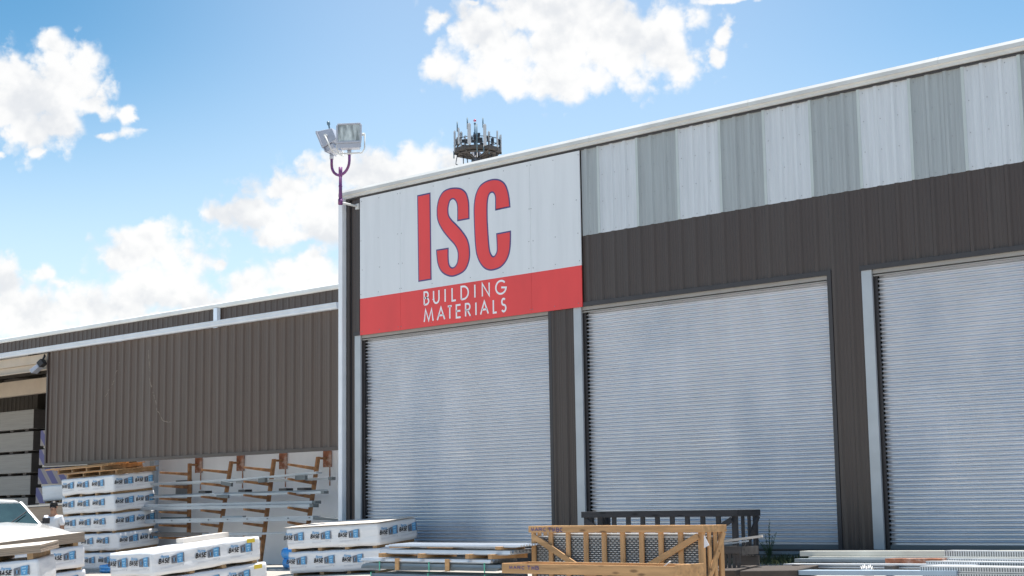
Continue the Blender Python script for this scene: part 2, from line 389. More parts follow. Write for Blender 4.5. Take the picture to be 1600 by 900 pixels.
GS = [(-3.334,7.274,1),(-3.68,7.275,1),(-3.677,7.483,0),(-3.683,7.601,0),(-3.718,7.685,0),(-3.783,7.739,0),(-3.856,7.731,0),(-3.901,7.672,0),(-3.928,7.558,0),(-3.911,7.437,0),(-3.832,7.335,0),(-3.706,7.227,0),(-3.545,7.075,0),(-3.404,6.902,0),(-3.342,6.739,0),(-3.327,6.558,0),(-3.361,6.408,0),(-3.449,6.277,0),(-3.593,6.204,0),(-3.829,6.171,0),(-4.029,6.227,0),(-4.175,6.335,0),(-4.255,6.487,0),(-4.283,6.648,0),(-4.292,6.78,1),(-3.931,6.776,1),(-3.933,6.605,0),(-3.924,6.474,0),(-3.888,6.398,0),(-3.827,6.364,0),(-3.754,6.382,0),(-3.698,6.448,0),(-3.675,6.561,0),(-3.688,6.679,0),(-3.766,6.806,0),(-3.91,6.941,0),(-4.074,7.106,0),(-4.194,7.266,0),(-4.256,7.406,0),(-4.269,7.566,0),(-4.252,7.696,0),(-4.195,7.833,0),(-4.075,7.947,0),(-3.897,7.986,0),(-3.714,7.974,0),(-3.551,7.929,0),(-3.426,7.837,0),(-3.363,7.711,0),(-3.336,7.564,0)]
GC = [(-2.215,7.352,1),(-2.628,7.345,1),(-2.625,7.487,0),(-2.626,7.602,0),(-2.649,7.675,0),(-2.701,7.713,0),(-2.761,7.699,0),(-2.804,7.629,0),(-2.827,7.491,0),(-2.832,7.236,0),(-2.819,6.979,0),(-2.799,6.722,0),(-2.774,6.566,0),(-2.733,6.486,0),(-2.689,6.455,0),(-2.643,6.475,0),(-2.601,6.545,0),(-2.598,6.671,0),(-2.608,6.893,1),(-2.21,6.898,1),(-2.214,6.723,0),(-2.231,6.55,0),(-2.278,6.405,0),(-2.365,6.29,0),(-2.504,6.201,0),(-2.677,6.171,0),(-2.815,6.181,0),(-2.954,6.245,0),(-3.074,6.374,0),(-3.153,6.537,0),(-3.186,6.72,0),(-3.203,6.953,0),(-3.213,7.211,0),(-3.217,7.444,0),(-3.196,7.622,0),(-3.148,7.769,0),(-3.05,7.897,0),(-2.907,7.965,0),(-2.731,7.989,0),(-2.575,7.973,0),(-2.437,7.918,0),(-2.335,7.826,0),(-2.27,7.689,0),(-2.232,7.532,0)]
sign = thing('shop_sign', 'large white and red sign reading ISC BUILDING MATERIALS above the first roll-up door', 'sign', (0,0,0))
SX0, SX1, SZ0, SZ1, SZM = -6.615, -.44, 5.236, 8.180, 6.011
mb = MB()
seams = [SX0,-5.36,-1.70,SX1]
for a, b in zip(seams, seams[1:]): mb.box(a+(.002 if a > SX0 else 0),b-(.002 if b < SX1 else 0),-.058,-.040,SZM,SZ1)
mb.build('white_panel', M_SIGNW, sign)
mb = MB()
for a, b in zip(seams, seams[1:]): mb.box(a+(.002 if a > SX0 else 0),b-(.002 if b < SX1 else 0),-.058,-.040,SZ0,SZM-.0005)
mb.build('red_band', M_RED, sign)
mb = MB(); mb.box(SX0+.02,SX1-.02,-.039,-.033,SZ0+.02,SZ1-.02); mb.build('backing_frame', M_FLASH, sign)
for ch, g in (('I',GI),('S',GS),('C',GC)):
    pl = smooth_outline(g)
    mb = MB(); mb.plate(inset(pl,.030), -.0640, .004); l = mb.build('letter', M_RED, sign)
    l['label'] = 'red letter %s with a navy outline' % ch
    mb = MB(); mb.plate(pl, -.0605, .002); mb.build('letter_outline', M_NAVY, l)
def strokes(mb, ch, x0, x1, z0, z1, w=.042, y=-.0625, t=.004, M=None, jit=0):
    """monoline capitals from polylines in a unit box"""
    arc = lambda cx,cz,rx,rz,a0,a1,n=14: [(cx+rx*math.cos(R(a0+(a1-a0)*i/n)), cz+rz*math.sin(R(a0+(a1-a0)*i/n))) for i in range(n+1)]
    D = {'B':[[(.0,0),(.0,1),(.35,1)]+arc(.40,.76,.48,.24,90,-90)+[(.0,.52)],[(.4,.52)]+arc(.45,.26,.55,.26,90,-90)+[(.0,0)]],
     'U':[[(0,1),(0,.36)]+arc(.5,.36,.5,.36,180,360)+[(1,1)]], 'I':[[(.5,0),(.5,1)]], 'L':[[(0,1),(0,0),(1,0)]],
     'D':[[(.0,0),(.0,1),(.25,1)]+arc(.30,.5,.70,.5,90,-90)+[(.0,0)]], 'N':[[(0,0),(0,1),(1,0),(1,1)]],
     'G':[arc(.52,.5,.52,.5,42,352,24)+[(.55,.49)]], 'M':[[(0,0),(.16,1),(.5,.08),(.84,1),(1,0)]],
     'A':[[(0,0),(.5,1),(1,0)],[(.2,.36),(.8,.36)]], 'T':[[(.5,0),(.5,1)],[(0,1),(1,1)]],
     'E':[[(1,1),(0,1),(0,0),(1,0)],[(0,.52),(.95,.52)]], 'R':[[(0,0),(0,1),(.4,1)]+arc(.45,.75,.48,.25,90,-90)+[(0,.5)],[(.42,.5),(1,0)]],
     'S':[arc(.48,.76,.40,.24,40,270,14)+arc(.50,.26,.46,.26,90,-150,14)], 'K':[[(0,0),(0,1)],[(1,1),(0,.45),(1,0)]], 'C':[arc(.55,.5,.5,.5,50,310,16)],
     'P':[[(0,0),(0,1),(.5,1)]+arc(.5,.75,.45,.25,90,-90)+[(0,.5)]]}
    for pl in D[ch]:
        P = [Vector((x0+(x1-x0)*p[0], z0+(z1-z0)*p[1])) for p in pl]
        n = len(P); lft = []; rgt = []
        for i in range(n):
            d1 = (P[i]-P[i-1]).normalized() if i else (P[1]-P[0]).normalized()
            d2 = (P[i+1]-P[i]).normalized() if i < n-1 else d1
            nn = Vector((-d1.y-d2.y, d1.x+d2.x)); nn.normalize(); k = 1/max(.45, nn.dot(Vector((-d1.y,d1.x))))
            lft.append(P[i]+nn*w/2*k); rgt.append(P[i]-nn*w/2*k)
        for i in range(n-1):
            q = [Vector((lft[i].x,y,lft[i].y)),Vector((rgt[i].x,y,rgt[i].y)),Vector((rgt[i+1].x,y,rgt[i+1].y)),Vector((lft[i+1].x,y,lft[i+1].y))]
            if M is not None: q = [M @ p for p in q]
            mb.bm.faces.new([mb.bm.verts.new(p) for p in q])
ROW1 = [('B',-4.667,-4.496),('U',-4.393,-4.197),('I',-4.06,-4.02),('L',-3.862,-3.717),('D',-3.605,-3.367),('I',-3.225,-3.185),('N',-3.02,-2.793),('G',-2.653,-2.349)]
ROW2 = [('M',-4.67,-4.372),('A',-4.289,-4.039),('T',-3.988,-3.836),('E',-3.746,-3.586),('R',-3.487,-3.319),('I',-3.20,-3.16),('A',-3.074,-2.826),('L',-2.726,-2.598),('S',-2.507,-2.35)]
for row, z0, z1, wd in ((ROW1,5.690,5.945,'BUILDING'),(ROW2,5.340,5.588,'MATERIALS')):
    for ch, a, b in row:
        mb = MB(); strokes(mb, ch, a+.02, b-.02, z0, z1, w=.038); mb.build('small_letter', M_WVINYL, sign, label='white letter %s of the word %s' % (ch, wd))
mb = MB()
for x in (-6.55,-6.0,-5.40,-5.33,-4.4,-3.3,-2.4,-1.74,-1.66,-1.1,-.50):
    for z in (8.10,7.25,6.62,6.10,5.31):
        xx = x + rnd.uniform(-.04,.04)
        if z in (7.25,6.62) and -5 < x < -2: continue
        mb.box(xx-.0065,xx+.0065,-.066,-.058,z-.0065,z+.0065)
mb.build('screw_heads', M_SCREW, sign)

# ------------------------------------------------------------------ floodlight pair on the corner
fl = thing('floodlight_mast', 'pair of grey floodlights on a forked brown pole tinted with purple lens fringing at the warehouse corner', 'floodlight', (-6.91,-.35,8.1))
mb = MB(); mb.tube([(0,0,-.02),(.06,.08,-.03),(.21,.30,-.085)], .026, 10); mb.box(.16,.26,.28,.315,-.15,-.03)
mb.build('wall_arm', M_TRIM, fl, smooth=False)
mb = MB(); mb.tube([(0,0,-.06),(0,0,.72)], [.042,.030], 12); mb.tube([(0,0,-.05),(0,0,.06)], .052, 12); mb.tube([(0,0,.33),(0,0,.36)], .042, 12)
mb.build('pole', M_POLE, fl)
mb = MB()
pts = [(-.29,0,1.04)] + [(-.29,0,.86)] + [(-.29*math.cos(R(a)),0,.86-.27*math.sin(R(a))) for a in range(15,166,15)] + [(.29,0,.86),(.29,0,1.04)]
mb.tube(pts, .030, 10); mb.tube([(0,0,.55),(0,0,.76)], .042, 10)
mb.build('fork', M_POLE, fl)
def lamp(M, name_lbl):
    h = MB()
    # housing: frustum opening towards local -y
    fr = [(-.26,-.15,-.20),(.26,-.15,-.20),(.24,-.15,.20),(-.24,-.15,.20)]; bk = [(-.17,.16,-.16),(.17,.16,-.16),(.16,.16,.12),(-.16,.16,.12)]
    h.hexa([M @ Vector(p) for p in (fr[0],fr[1],bk[1],bk[0],fr[3],fr[2],bk[2],bk[3])])
    h.box(-.27,.27,-.19,-.15,-.215,-.17,M=M); h.box(-.25,.25,-.19,-.15,.18,.215,M=M); h.box(-.275,-.235,-.19,-.15,-.17,.18,M=M); h.box(.235,.275,-.19,-.15,-.17,.18,M=M)
    h.box(-.26,.26,-.17,-.15,-.32,-.215,M=M); h.box(-.2,.2,-.15,.05,-.32,-.20,M=M)
    o = h.build('lamp_housing', M_LAMPG, fl, bevel=.008, label=name_lbl)
    g = MB(); g.box(-.234,.234,-.172,-.160,-.168,.178,M=M); g.build('lens', M_LENS, o)
    y = MB(); y.tube([M @ Vector(p) for p in ((-.30,.0,0),(-.30,0,-.30),(-.24,0,-.40),(.24,0,-.40),(.30,0,-.30),(.30,0,0))], .016, 8)
    y.tube([M @ Vector((-.31,0,0)), M @ Vector((-.22,0,0))], .03, 8); y.tube([M @ Vector((.31,0,0)), M @ Vector((.22,0,0))], .03, 8)
    y.build('trunnion', M_TRIM, o)
    return o
lamp(Matrix.Translation((.36,-.02,1.40)) @ Matrix.Rotation(R(36),4,'Z'), 'right floodlight with its glass facing the yard')
o = lamp(Matrix.Translation((-.30,.0,1.45)) @ Matrix.Rotation(R(-68),4,'Z') @ Matrix.Rotation(R(24),4,'X'), 'left floodlight turned away to the side')
mb = MB(); mb.tube([(-.36,.0,1.66),(-.40,0,1.80)], .018, 8); mb.tube([(-.39,0,1.76),(-.405,0,1.83)], .035, 8); mb.build('photocell', M_TEAL, fl)
mb = MB(); mb.tube([(-.29,0,.98),(-.29,0,1.08)], .045, 10); mb.tube([(.29,0,.98),(.29,0,1.08)], .045, 10); mb.build('coupling', M_LAMPG, fl)

# ------------------------------------------------------------------ cell tower far behind
TW = (-63.6,61.9)
tw = thing('cell_tower', 'distant cell tower with grey panel antennas rising over the roof', 'tower', Matrix.Translation((TW[0],TW[1],0)) @ Matrix.Rotation(R(43.1),4,'Z'))
mb = MB(); mb.tube([(-.1,0,0),(-.1,0,29.0)], [.60,.36], 16); mb.build('pole', mat('tower pole', (.20,.22,.27), .6), tw)
mb = MB()
ring = [(1.75*math.cos(R(a)),1.75*math.sin(R(a))) for a in range(0,360,30)]
for i in range(12):
    a, b = ring[i], ring[(i+1)%12]
    mb.beam((a[0],a[1],28.55),(b[0],b[1],28.55),.10,.26); mb.beam((a[0]*.75,a[1]*.75,28.3),(b[0]*.75,b[1]*.75,28.3),.4,.06)
    mb.beam((-.1,0,27.9),(a[0],a[1],28.38),.07,.12)
    mb.hexa([(a[0]*.35,a[1]*.35,28.40),(a[0],a[1],28.40),(b[0],b[1],28.40),(b[0]*.35,b[1]*.35,28.40),(a[0]*.35,a[1]*.35,28.44),(a[0],a[1],28.44),(b[0],b[1],28.44),(b[0]*.35,b[1]*.35,28.44)])
mb.build('platform', M_DECK, tw)
mb = MB()
for i in range(12):
    a, b = ring[i], ring[(i+1)%12]
    for z in (29.35,28.95): mb.beam((a[0],a[1],z),(b[0],b[1],z),.05,.05)
    mb.tube([(a[0],a[1],28.3),(a[0],a[1],29.45)], .035, 6)
mb.build('railing', M_DKST, tw)
k_ = .0488
def TU(u): return (u-747.5)*k_
def TV(v): return 29.42-(v-220)*k_
for u, v0, v1, w, yy in ((712.5,207,240,3.2,-.3),(719.5,208,232,3.0,-1.4),(736,203,235.5,5.4,-1.9),(760,205,237.5,5.0,-1.9),(771,212,228,3.4,1.2),(784.5,214,240,1.8,-.2),(727,209,222,3.6,1.6),(753,211,226,3.4,1.8),(766,213,235,3.2,-1.2),(745,210,228,3.2,1.9),(723,212,238,2.6,-1.0),(779,211,236,2.6,-.9)):
    mb = MB(); x = TU(u); mb.box(x-w*k_/2,x+w*k_/2,yy-.07,yy+.07,TV(v1),TV(v0)); o = mb.build('panel_antenna', M_ANT, tw, bevel=.02)
    mb = MB(); mb.tube([(x,yy+.17,TV(v1)-.15),(x,yy+.17,TV(v0)+.1)], .045, 6); mb.box(x-.05,x+.05,yy+.06,yy+.2,TV((v0+v1)/2-8),TV((v0+v1)/2-10)); mb.build('antenna_mount', M_DKST, o)
for u, v0, v1, yy in ((717.3,196,212,-1.2),(722.5,205,212,.8),(733.2,192,210,-1.6),(757.2,192.5,208,-1.6),(766.4,200,212,1.2),(747.8,203,248,-1.85),(778.5,209,236,-.6),(782.5,209,236,.6),(711,238,250,-.3),(758,237,247,-1.7),(766,236,246,-.9)):
    mb = MB(); mb.tube([(TU(u),yy,TV(v1)),(TU(u),yy,TV(v0))], .048, 6); mb.build('whip_antenna', M_TEAL, tw)
for (u, v, w, h, yy) in ((723,215,4,6,-.9),(727,224,6,5,-.6),(744.5,218,6,9,-.5),(741,226,5,4,-.9),(750,215,5,4,-.9),(752,222,8,8,-.4),(765,221,5,6,-.6),(771,219,5,8,.5),(712,230,2.5,4,-.2),(716,226,3,7,-.5),(781,224,3,8,-.1),(738,214,5,4,.6),(779,234,6,3,-.2),(719,222,5,7,-.7),(755,229,7,4,-.5),(733,226,6,6,-.8),(761,214,5,4,.2),(748,212,7,3,.4),(725,232,5,4,-.6),(768,230,6,4,-.3),(730,219,4,7,.5)):
    mb = MB(); x = TU(u); z = TV(v); mb.box(x-w*k_/2,x+w*k_/2,yy-.12,yy+.12,z-h*k_/2,z+h*k_/2)
    mb.build('radio_unit', M_DKST, tw, bevel=.02)
mb = MB(); x = TU(744)
mb.tube([(x,0,28.9),(x,0,TV(192))], [.10,.05], 8); mb.tube([(x,0,TV(212)),(x,0,TV(208))], .12, 8); mb.tube([(x,0,TV(194.5)),(x,0,TV(192.5))], .08, 8); mb.build('mast', M_TEAL, tw)
mb = MB(); mb.tube([(x,0,TV(190)),(x,0,TV(188)),(x,0,TV(186.5))], [.10,.11,.05], 10); mb.build('beacon', M_BEAC, tw)
mb = MB()
for q in range(9):
    x = -1.5+q*.37+rnd.uniform(-.1,.1); mb.tube([(x,-.4,28.3),(x+rnd.uniform(-.15,.15),-.4,27.7-rnd.random()*.3),(x*.4,0,27.0)], .04, 5)
mb.build('cables', M_DKST, tw)

# ------------------------------------------------------------------ open shed on the left
sh = thing('open_shed', 'low open storage shed with a hanging brown ribbed wall left of the warehouse', 'building', (0,0,0))
PX0, PX1, PZ0, PZ1 = -19.12, -7.285, 2.90, 5.86
mb = MB(); ribbed(mb, PX0, PX1, PZ0, PZ1, y=0, phase=-7.36); mb.box(PX0,PX1,.012,.02,PZ0,PZ1); mb.build('hanging_wall', M_BROWNL, sh)
mb = MB(); mb.box(PX0,PX1,-.045,.05,PZ0-.045,PZ0+.03); mb.box(PX0-.03,PX0+.035,-.046,.06,PZ0-.045,PZ1); mb.box(PX1-.0,PX1+.035,-.03,.06,.3,PZ1)
mb.build('wall_edge_trim', M_BROWN, sh)
_, yat = rib_pts(PX0, PX1, -7.36)
mb = MB()
def scratch(pts, w):
    P = []
    for (a, b) in zip(pts, pts[1:]):
        for i in range(14):
            t = i/14; P.append((a[0]+(b[0]-a[0])*t+rnd.uniform(-.006,.006), a[1]+(b[1]-a[1])*t))
    for i in range(len(P)-1):
        if rnd.random() < .22: continue
        (xa,za),(xb,zb) = P[i],P[i+1]; ww = w*rnd.uniform(.4,1.2)
        d = Vector((xb-xa,zb-za)).normalized(); nx, nz = -d.y*ww/2, d.x*ww/2
        mb.bm.faces.new([mb.bm.verts.new((x,yat(x)-.004,z)) for x, z in ((xa+nx,za+nz),(xa-nx,za-nz),(xb-nx,zb-nz),(xb+nx,zb+nz))])
scratch([(-14.5,5.55),(-14.45,5.1),(-14.3,4.55),(-14.05,4.05),(-13.85,3.80),(-13.6,3.74),(-13.5,3.76)], .026)
scratch([(-15.75,5.35),(-15.95,4.95),(-16.15,4.70),(-16.4,4.50)], .020)
mb.build('scratch_mark', M_SCR, sh)
mb = MB()
for k in range(5):
    x0 = -48+k*8.16; x1 = min(x0+8.155,-7.275)
    mb.prof([(-.03,5.865),(-.135,5.865),(-.150,5.90),(-.150,5.955),(-.165,5.965),(-.165,6.0),(-.03,6.0)], x0, x1)
mb.build('gutter', mat('pale gutter', (.66,.70,.75), .4, var=.05), sh)
mb = MB()
def slab(x0,x1,y0,y1):
    z = lambda y: 5.95+.052*(y+.028)
    mb.hexa([(x0,y0,z(y0)),(x1,y0,z(y0)),(x1,y1,z(y1)),(x0,y1,z(y1)),(x0,y0,z(y0)+.06),(x1,y0,z(y0)+.06),(x1,y1,z(y1)+.06),(x0,y1,z(y1)+.06)])
slab(-48,-17.2,-.028,9.55); slab(-17.198,-7.25,1.45,9.55)
mb.build('roof', M_TRIM, sh)
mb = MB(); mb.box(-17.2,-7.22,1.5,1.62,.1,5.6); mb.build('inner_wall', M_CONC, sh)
mb = MB(); mb.box(-16.42,-16.2,1.38,1.50,.1,5.4); mb.build('wall_post', mat('pale blue post', (.55,.64,.72), .6, var=.1, dirt=(.30,.45,.60), dscale=2, damt=.5), sh)
mb = MB(); mb.box(-48,PX0-.04,.06,.12,5.43,5.60); mb.box(-48,PX0-.04,.00,.12,5.605,5.84); mb.box(-48,PX0-.04,.0,.05,5.40,5.43)
mb.build('eave_beam', M_TAN, sh)
mb = MB(); mb.box(-48,PX0-.1,2.0,2.18,5.10,5.54); mb.build('inner_beam', M_TAN, sh)
mb = MB()
for x in (-21.4,-27,-33): mb.box(x-.1,x+.1,4.2,4.5,.2,5.9)
for x in (-20.5,-23,-25.5,-28,-30.5): mb.beam((x,.2,5.86),(x,9.4,6.3),.09,.16)
for y in (3.5,5,6.5,8): mb.beam((-45,y,5.80+y*.05),(-17,y,5.80+y*.05),.08,.14)
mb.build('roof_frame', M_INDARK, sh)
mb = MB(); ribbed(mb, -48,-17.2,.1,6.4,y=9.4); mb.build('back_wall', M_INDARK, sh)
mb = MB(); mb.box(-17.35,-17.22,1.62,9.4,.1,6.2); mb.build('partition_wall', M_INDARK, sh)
# small floodlight under the shed eave
f2 = thing('eave_floodlight', 'small dark floodlight under the shed eave beside the hanging wall', 'floodlight', Matrix.Translation((-19.42,-.16,5.46)) @ Matrix.Rotation(R(25),4,'Z') @ Matrix.Rotation(R(-38),4,'Y'))
mb = MB(); mb.hexa([(-.17,-.13,-.06),(.10,-.11,-.06),(.10,.11,-.06),(-.17,.13,-.06),(-.17,-.13,.06),(.10,-.09,.05),(.10,.09,.05),(-.17,.13,.06)]); mb.build('lamp_housing', M_LAMPG, f2, bevel=.01)
mb = MB(); mb.box(.10,.26,-.10,.10,-.07,.09); mb.tube([(.2,0,.05),(.3,.05,.12),(.32,.15,.22)], .03, 8); mb.build('bracket', M_BLACK, f2, bevel=.01)
# rear building
rb = thing('rear_building', 'long brown ribbed building with pale roof trim behind the low shed', 'building', (0,0,0))
mb = MB(); ribbed(mb, -64,-7.0,.1,8.46,y=9.75,phase=.1); mb.build('ribbed_wall', M_BROWN, rb)
mb = MB(); mb.box(-64,-7.0,9.8,24,.1,8.38); mb.build('wall_core', M_INDARK, rb)
mb = MB()
for k in range(8): mb.prof([(9.715,8.405),(9.62,8.405),(9.58,8.43),(9.58,8.53),(9.66,8.585),(9.8,8.60),(24,9.2),(24,9.1),(9.8,8.45)], -64+k*7.12, -64+k*7.12+7.116)
mb.build('roof_trim', M_TRIM, rb)
mb = MB(); mb.box(-25.0,-24.80,9.56,9.70,.2,8.40); mb.build('downspout', mat('rear downspout', (.66,.72,.80), .4, var=.05), rb)

# ------------------------------------------------------------------ cantilever racks on the white wall
def rack(x, wave, lean):
    t = thing('cantilever_rack', '', 'rack', (x,1.2,0), 'rusty cantilever racks on the white wall')
    ly = lambda z: -lean*(2.80-z)/1.75
    mb = MB(); mb.hexa([(-.036,ly(.35)-.042,.35),(.036,ly(.35)-.042,.35),(.036,ly(.35)+.042,.35),(-.036,ly(.35)+.042,.35),(-.036,-.042,2.80),(.036,-.042,2.80),(.036,.042,2.80),(-.036,.042,2.80)]); mb.build('column', M_RUST, t, bevel=.006)
    mb = MB(); mb.beam((0,.046,2.765),(0,.24,2.765),.05,.05); mb.build('tie_bar', M_RUST, t)
    mb = MB(); mb.box(-.14,.14,.255,.285,2.57,2.97); mb.box(-.05,.05,.241,.255,2.70,2.82); mb.box(.05,.075,.280,.292,2.15,2.57); mb.build('wall_plate', M_RUSTD, t)
    for z in (2.55,2.23,1.92,1.60,1.28,.98):
        mb = MB(); p = [(-.05,-.045),(.05,-.045),(.05,.045),(-.05,.045)]
        dz = .02+wave
        mb.hexa([(-.034,-.86,z+dz-.025),(.034,-.86,z+dz-.025),(.034,ly(z)-.044,z-.055),(-.034,ly(z)-.044,z-.055),(-.034,-.86,z+dz+.02),(.034,-.86,z+dz+.02),(.034,ly(z)-.044,z+.02),(-.034,ly(z)-.044,z+.02)])
        mb.build('arm', M_RUST, t, bevel=.004)
    return t
for x, wv, ln, lb in ((-14.42,0,.0,'rusty cantilever rack nearest the stacked white packs'),(-12.72,.02,.33,'rusty cantilever rack, second from the white packs, holding steel bars'),(-11.08,.03,.28,'rusty cantilever rack, third from the white packs, holding steel bars'),(-9.48,.05,.33,'rusty cantilever rack nearest the warehouse corner')):
    rack(x, wv, ln)['label'] = lb
mb = MB(); mb.box(-15.35,-14.72,1.44,1.495,2.02,2.40); mb.box(-15.32,-14.75,1.425,1.44,2.05,2.37)
tag(mb.build('meter_box', mat('grey box', (.14,.15,.165), .5, var=.1)), 'dark grey flat box on the white wall behind the first rack', 'utility box')
def barset(name, label, parts):
    mb = MB()
    for a, b, w, h, mi in parts: mb.beam(a, b, w, h, mi)
    return tag(mb.build(name, [M_BAR, M_BARD, M_OLDW], bevel=.004), label, 'steel bar', 'steel stock lying on the cantilever racks')
barset('steel_pipe', 'long thin pale pipe on the top rack arms, upper left', [((-17.0,.7,2.29),(-12.1,.75,2.335),.045,.045,0),((-16.6,.78,2.27),(-12.3,.8,2.30),.04,.04,0)])
barset('steel_channel', 'grey channel sloping up across the right top rack arms', [((-12.2,.62,2.31),(-8.75,.62,2.42),.16,.045,0),((-12.15,.5,2.27),(-11.75,.5,2.22),.06,.09,1),((-9.4,.5,2.32),(-9.05,.5,2.32),.08,.10,1),((-10.7,.48,2.29),(-10.45,.48,2.30),.08,.10,1)])
barset('steel_angle', 'thin grey angle bar under the sloping channel on the top arms', [((-12.0,.85,2.285),(-8.55,.85,2.29),.10,.06,0),((-8.66,.85,2.29),(-8.53,.85,2.29),.11,.07,1)])
barset('steel_tube', 'grey tubes along the second tier of rack arms', [((-17.0,.7,1.97),(-12.3,.7,2.0),.07,.05,0),((-12.6,.6,1.985),(-8.5,.6,1.985),.12,.055,0),((-8.6,.6,1.985),(-8.48,.6,1.985),.13,.062,1),((-12.9,.55,2.0),(-12.5,.55,2.02),.05,.03,0),((-12.35,.52,1.97),(-11.9,.52,1.94),.05,.07,1)])
for x in (-13.0,-11.45,-9.95,-9.3):
    tag((lambda b: (b.box(x-.13,x+.13,.55,.75,2.045,2.10), b.build('spacer_block', M_BLACK))[1])(MB()), {-13.0:'black spacer block above the second tier, nearest the white packs',-11.45:'black spacer block above the second tier, middle of the rack',-9.95:'black spacer block left of the last rack arm',-9.3:'black spacer block beside the last rack column'}[x], 'block')
barset('steel_box_beam', 'pair of thick pale box beams with dark ends on the third tier', [((-16.6,.55,1.70),(-8.9,.55,1.70),.16,.07,0),((-16.6,.62,1.775),(-8.9,.62,1.775),.16,.065,0),((-8.9,.55,1.70),(-8.78,.55,1.70),.17,.074,1),((-8.9,.62,1.775),(-8.78,.62,1.775),.17,.068,1)])
pb = MB(); pb.beam((-15.2,.55,1.39),(-8.75,.55,1.43),.22,.10,0); pb.beam((-14.9,.75,1.47),(-13.8,.75,1.47),.1,.04,1); pb.beam((-12.4,.75,1.48),(-11.6,.75,1.48),.1,.04,0); pb.beam((-8.75,.55,1.43),(-7.75,.6,1.37),.2,.05,1)
for q in range(9): x = -14.8+q*.74; pb.box(x,x+.03,.425,.45,1.385+q*.005,1.41+q*.005,1)
tag(pb.build('slotted_channel', [M_BAR,M_BARD]), 'thick pale slotted channel with small holes on the fourth tier', 'steel bar', 'steel stock lying on the cantilever racks')
barset('steel_pipe', 'pair of thin pale pipes lying at the back of the second tier', [((-16.2,.98,2.02),(-8.9,.98,2.03),.05,.05,0),((-15.6,.90,1.99),(-9.6,.90,1.995),.05,.05,0)])
barset('steel_pipe', 'thin pale pipe lying at the back of the third tier', [((-16.4,.9,1.70),(-9.2,.9,1.705),.06,.06,0)])
barset('steel_pipe', 'long pale pipe lying at the back of the fourth tier', [((-16.0,.98,1.40),(-8.6,.95,1.41),.07,.06,0)])
barset('timber_beam', 'brownish beam on the lowest visible rack tier', [((-15.0,.6,1.08),(-12.9,.6,1.07),.2,.09,2),((-12.9,.6,1.07),(-8.0,.7,1.12),.2,.05,0)])

# ------------------------------------------------------------------ wrapped board packs
def text_mesh(s, size, shear=0, off=0, spacing=1.0):
    c = bpy.data.curves.new('t', 'FONT'); c.body = s; c.size = size; c.shear = shear; c.offset = off; c.space_character = spacing
    o = bpy.data.objects.new('t', c); COL.objects.link(o)
    dg = bpy.context.evaluated_depsgraph_get(); me = bpy.data.meshes.new_from_object(o.evaluated_get(dg))
    bpy.data.objects.remove(o); bpy.data.curves.remove(c)
    vs = [tuple(v.co) for v in me.vertices]; fs = [tuple(p.vertices) for p in me.polygons]; bpy.data.meshes.remove(me)
    return vs, fs
def label_mesh():
    bm = bmesh.new(); mats = [M_INK,M_BLUE,M_LBLUE,M_GREYP,M_FAINT]
    def add(vf, ox, oz, mi, y=0):
        vs = [bm.verts.new((x+ox,y,z+oz)) for x,z,_ in vf[0]]
        for f in vf[1]:
            try: bm.faces.new([vs[i] for i in f]).material_index = mi
            except ValueError: pass
    def quad(pts, mi, y=0):
        bm.faces.new([bm.verts.new((x,y,z)) for x,z in pts]).material_index = mi
    sb = MB(); Ms = Matrix(((1,0,.30,0),(0,1,0,0),(0,0,1,0),(0,0,0,1)))
    for q, ch in enumerate('BASE'): strokes(sb, ch, -.262+q*.060, -.262+q*.060+.040, -.050, .018, w=.019, y=0, M=Ms)
    vv = [(v.co.x,v.co.z,0) for v in sb.bm.verts]; sb.bm.verts.index_update(); add((vv, [tuple(v.index for v in f.verts) for f in sb.bm.faces]), 0, 0, 0); sb.bm.free()
    add(text_mesh('Perma', .072, .35, .001, .92), -.235, .030, 1)
    quad([(-.25,-.075),(-.06,-.075),(-.06,-.081),(-.25,-.081)], 4)
    quad([(-.015,-.082),(.098,-.082),(.105,.062),(-.010,.040)], 3)
    quad([(.108,-.082),(.235,-.082),(.250,.080),(.113,.066)], 1, 0)
    quad([(.215,-.06),(.258,-.085),(.262,.07),(.240,.085)], 3, -.0008)
    quad([(.125,.03),(.20,.034),(.205,.055),(.128,.05)], 2, -.0008); quad([(.130,-.02),(.195,-.018),(.198,.004),(.133,.0)], 2, -.0008); quad([(.15,-.06),(.18,-.06),(.185,-.03),(.155,-.03)], 2, -.0008)
    for i in range(3): quad([(.005+.03*i,-.05),(.02+.03*i,-.05),(.022+.03*i,.01),(.007+.03*i,.01)], 1 if i % 2 else 0, -.0008)
    quad([(-.25,-.128),(.18,-.126),(.18,-.131),(-.25,-.133)], 4); quad([(.10,-.108),(.20,-.107),(.20,-.112),(.10,-.113)], 4); quad([(.21,-.14),(.225,-.14),(.24,-.115),(.225,-.115)], 4)
    quad([(-.25,-.145),(-.02,-.144),(-.02,-.148),(-.25,-.149)], 4)
    me = bpy.data.meshes.new('printed_label'); bm.to_mesh(me); bm.free()
    for m in mats: me.materials.append(m)
    return me
LABEL = label_mesh()
PL, PW, PH, SK = 2.40, 1.20, .405, .065
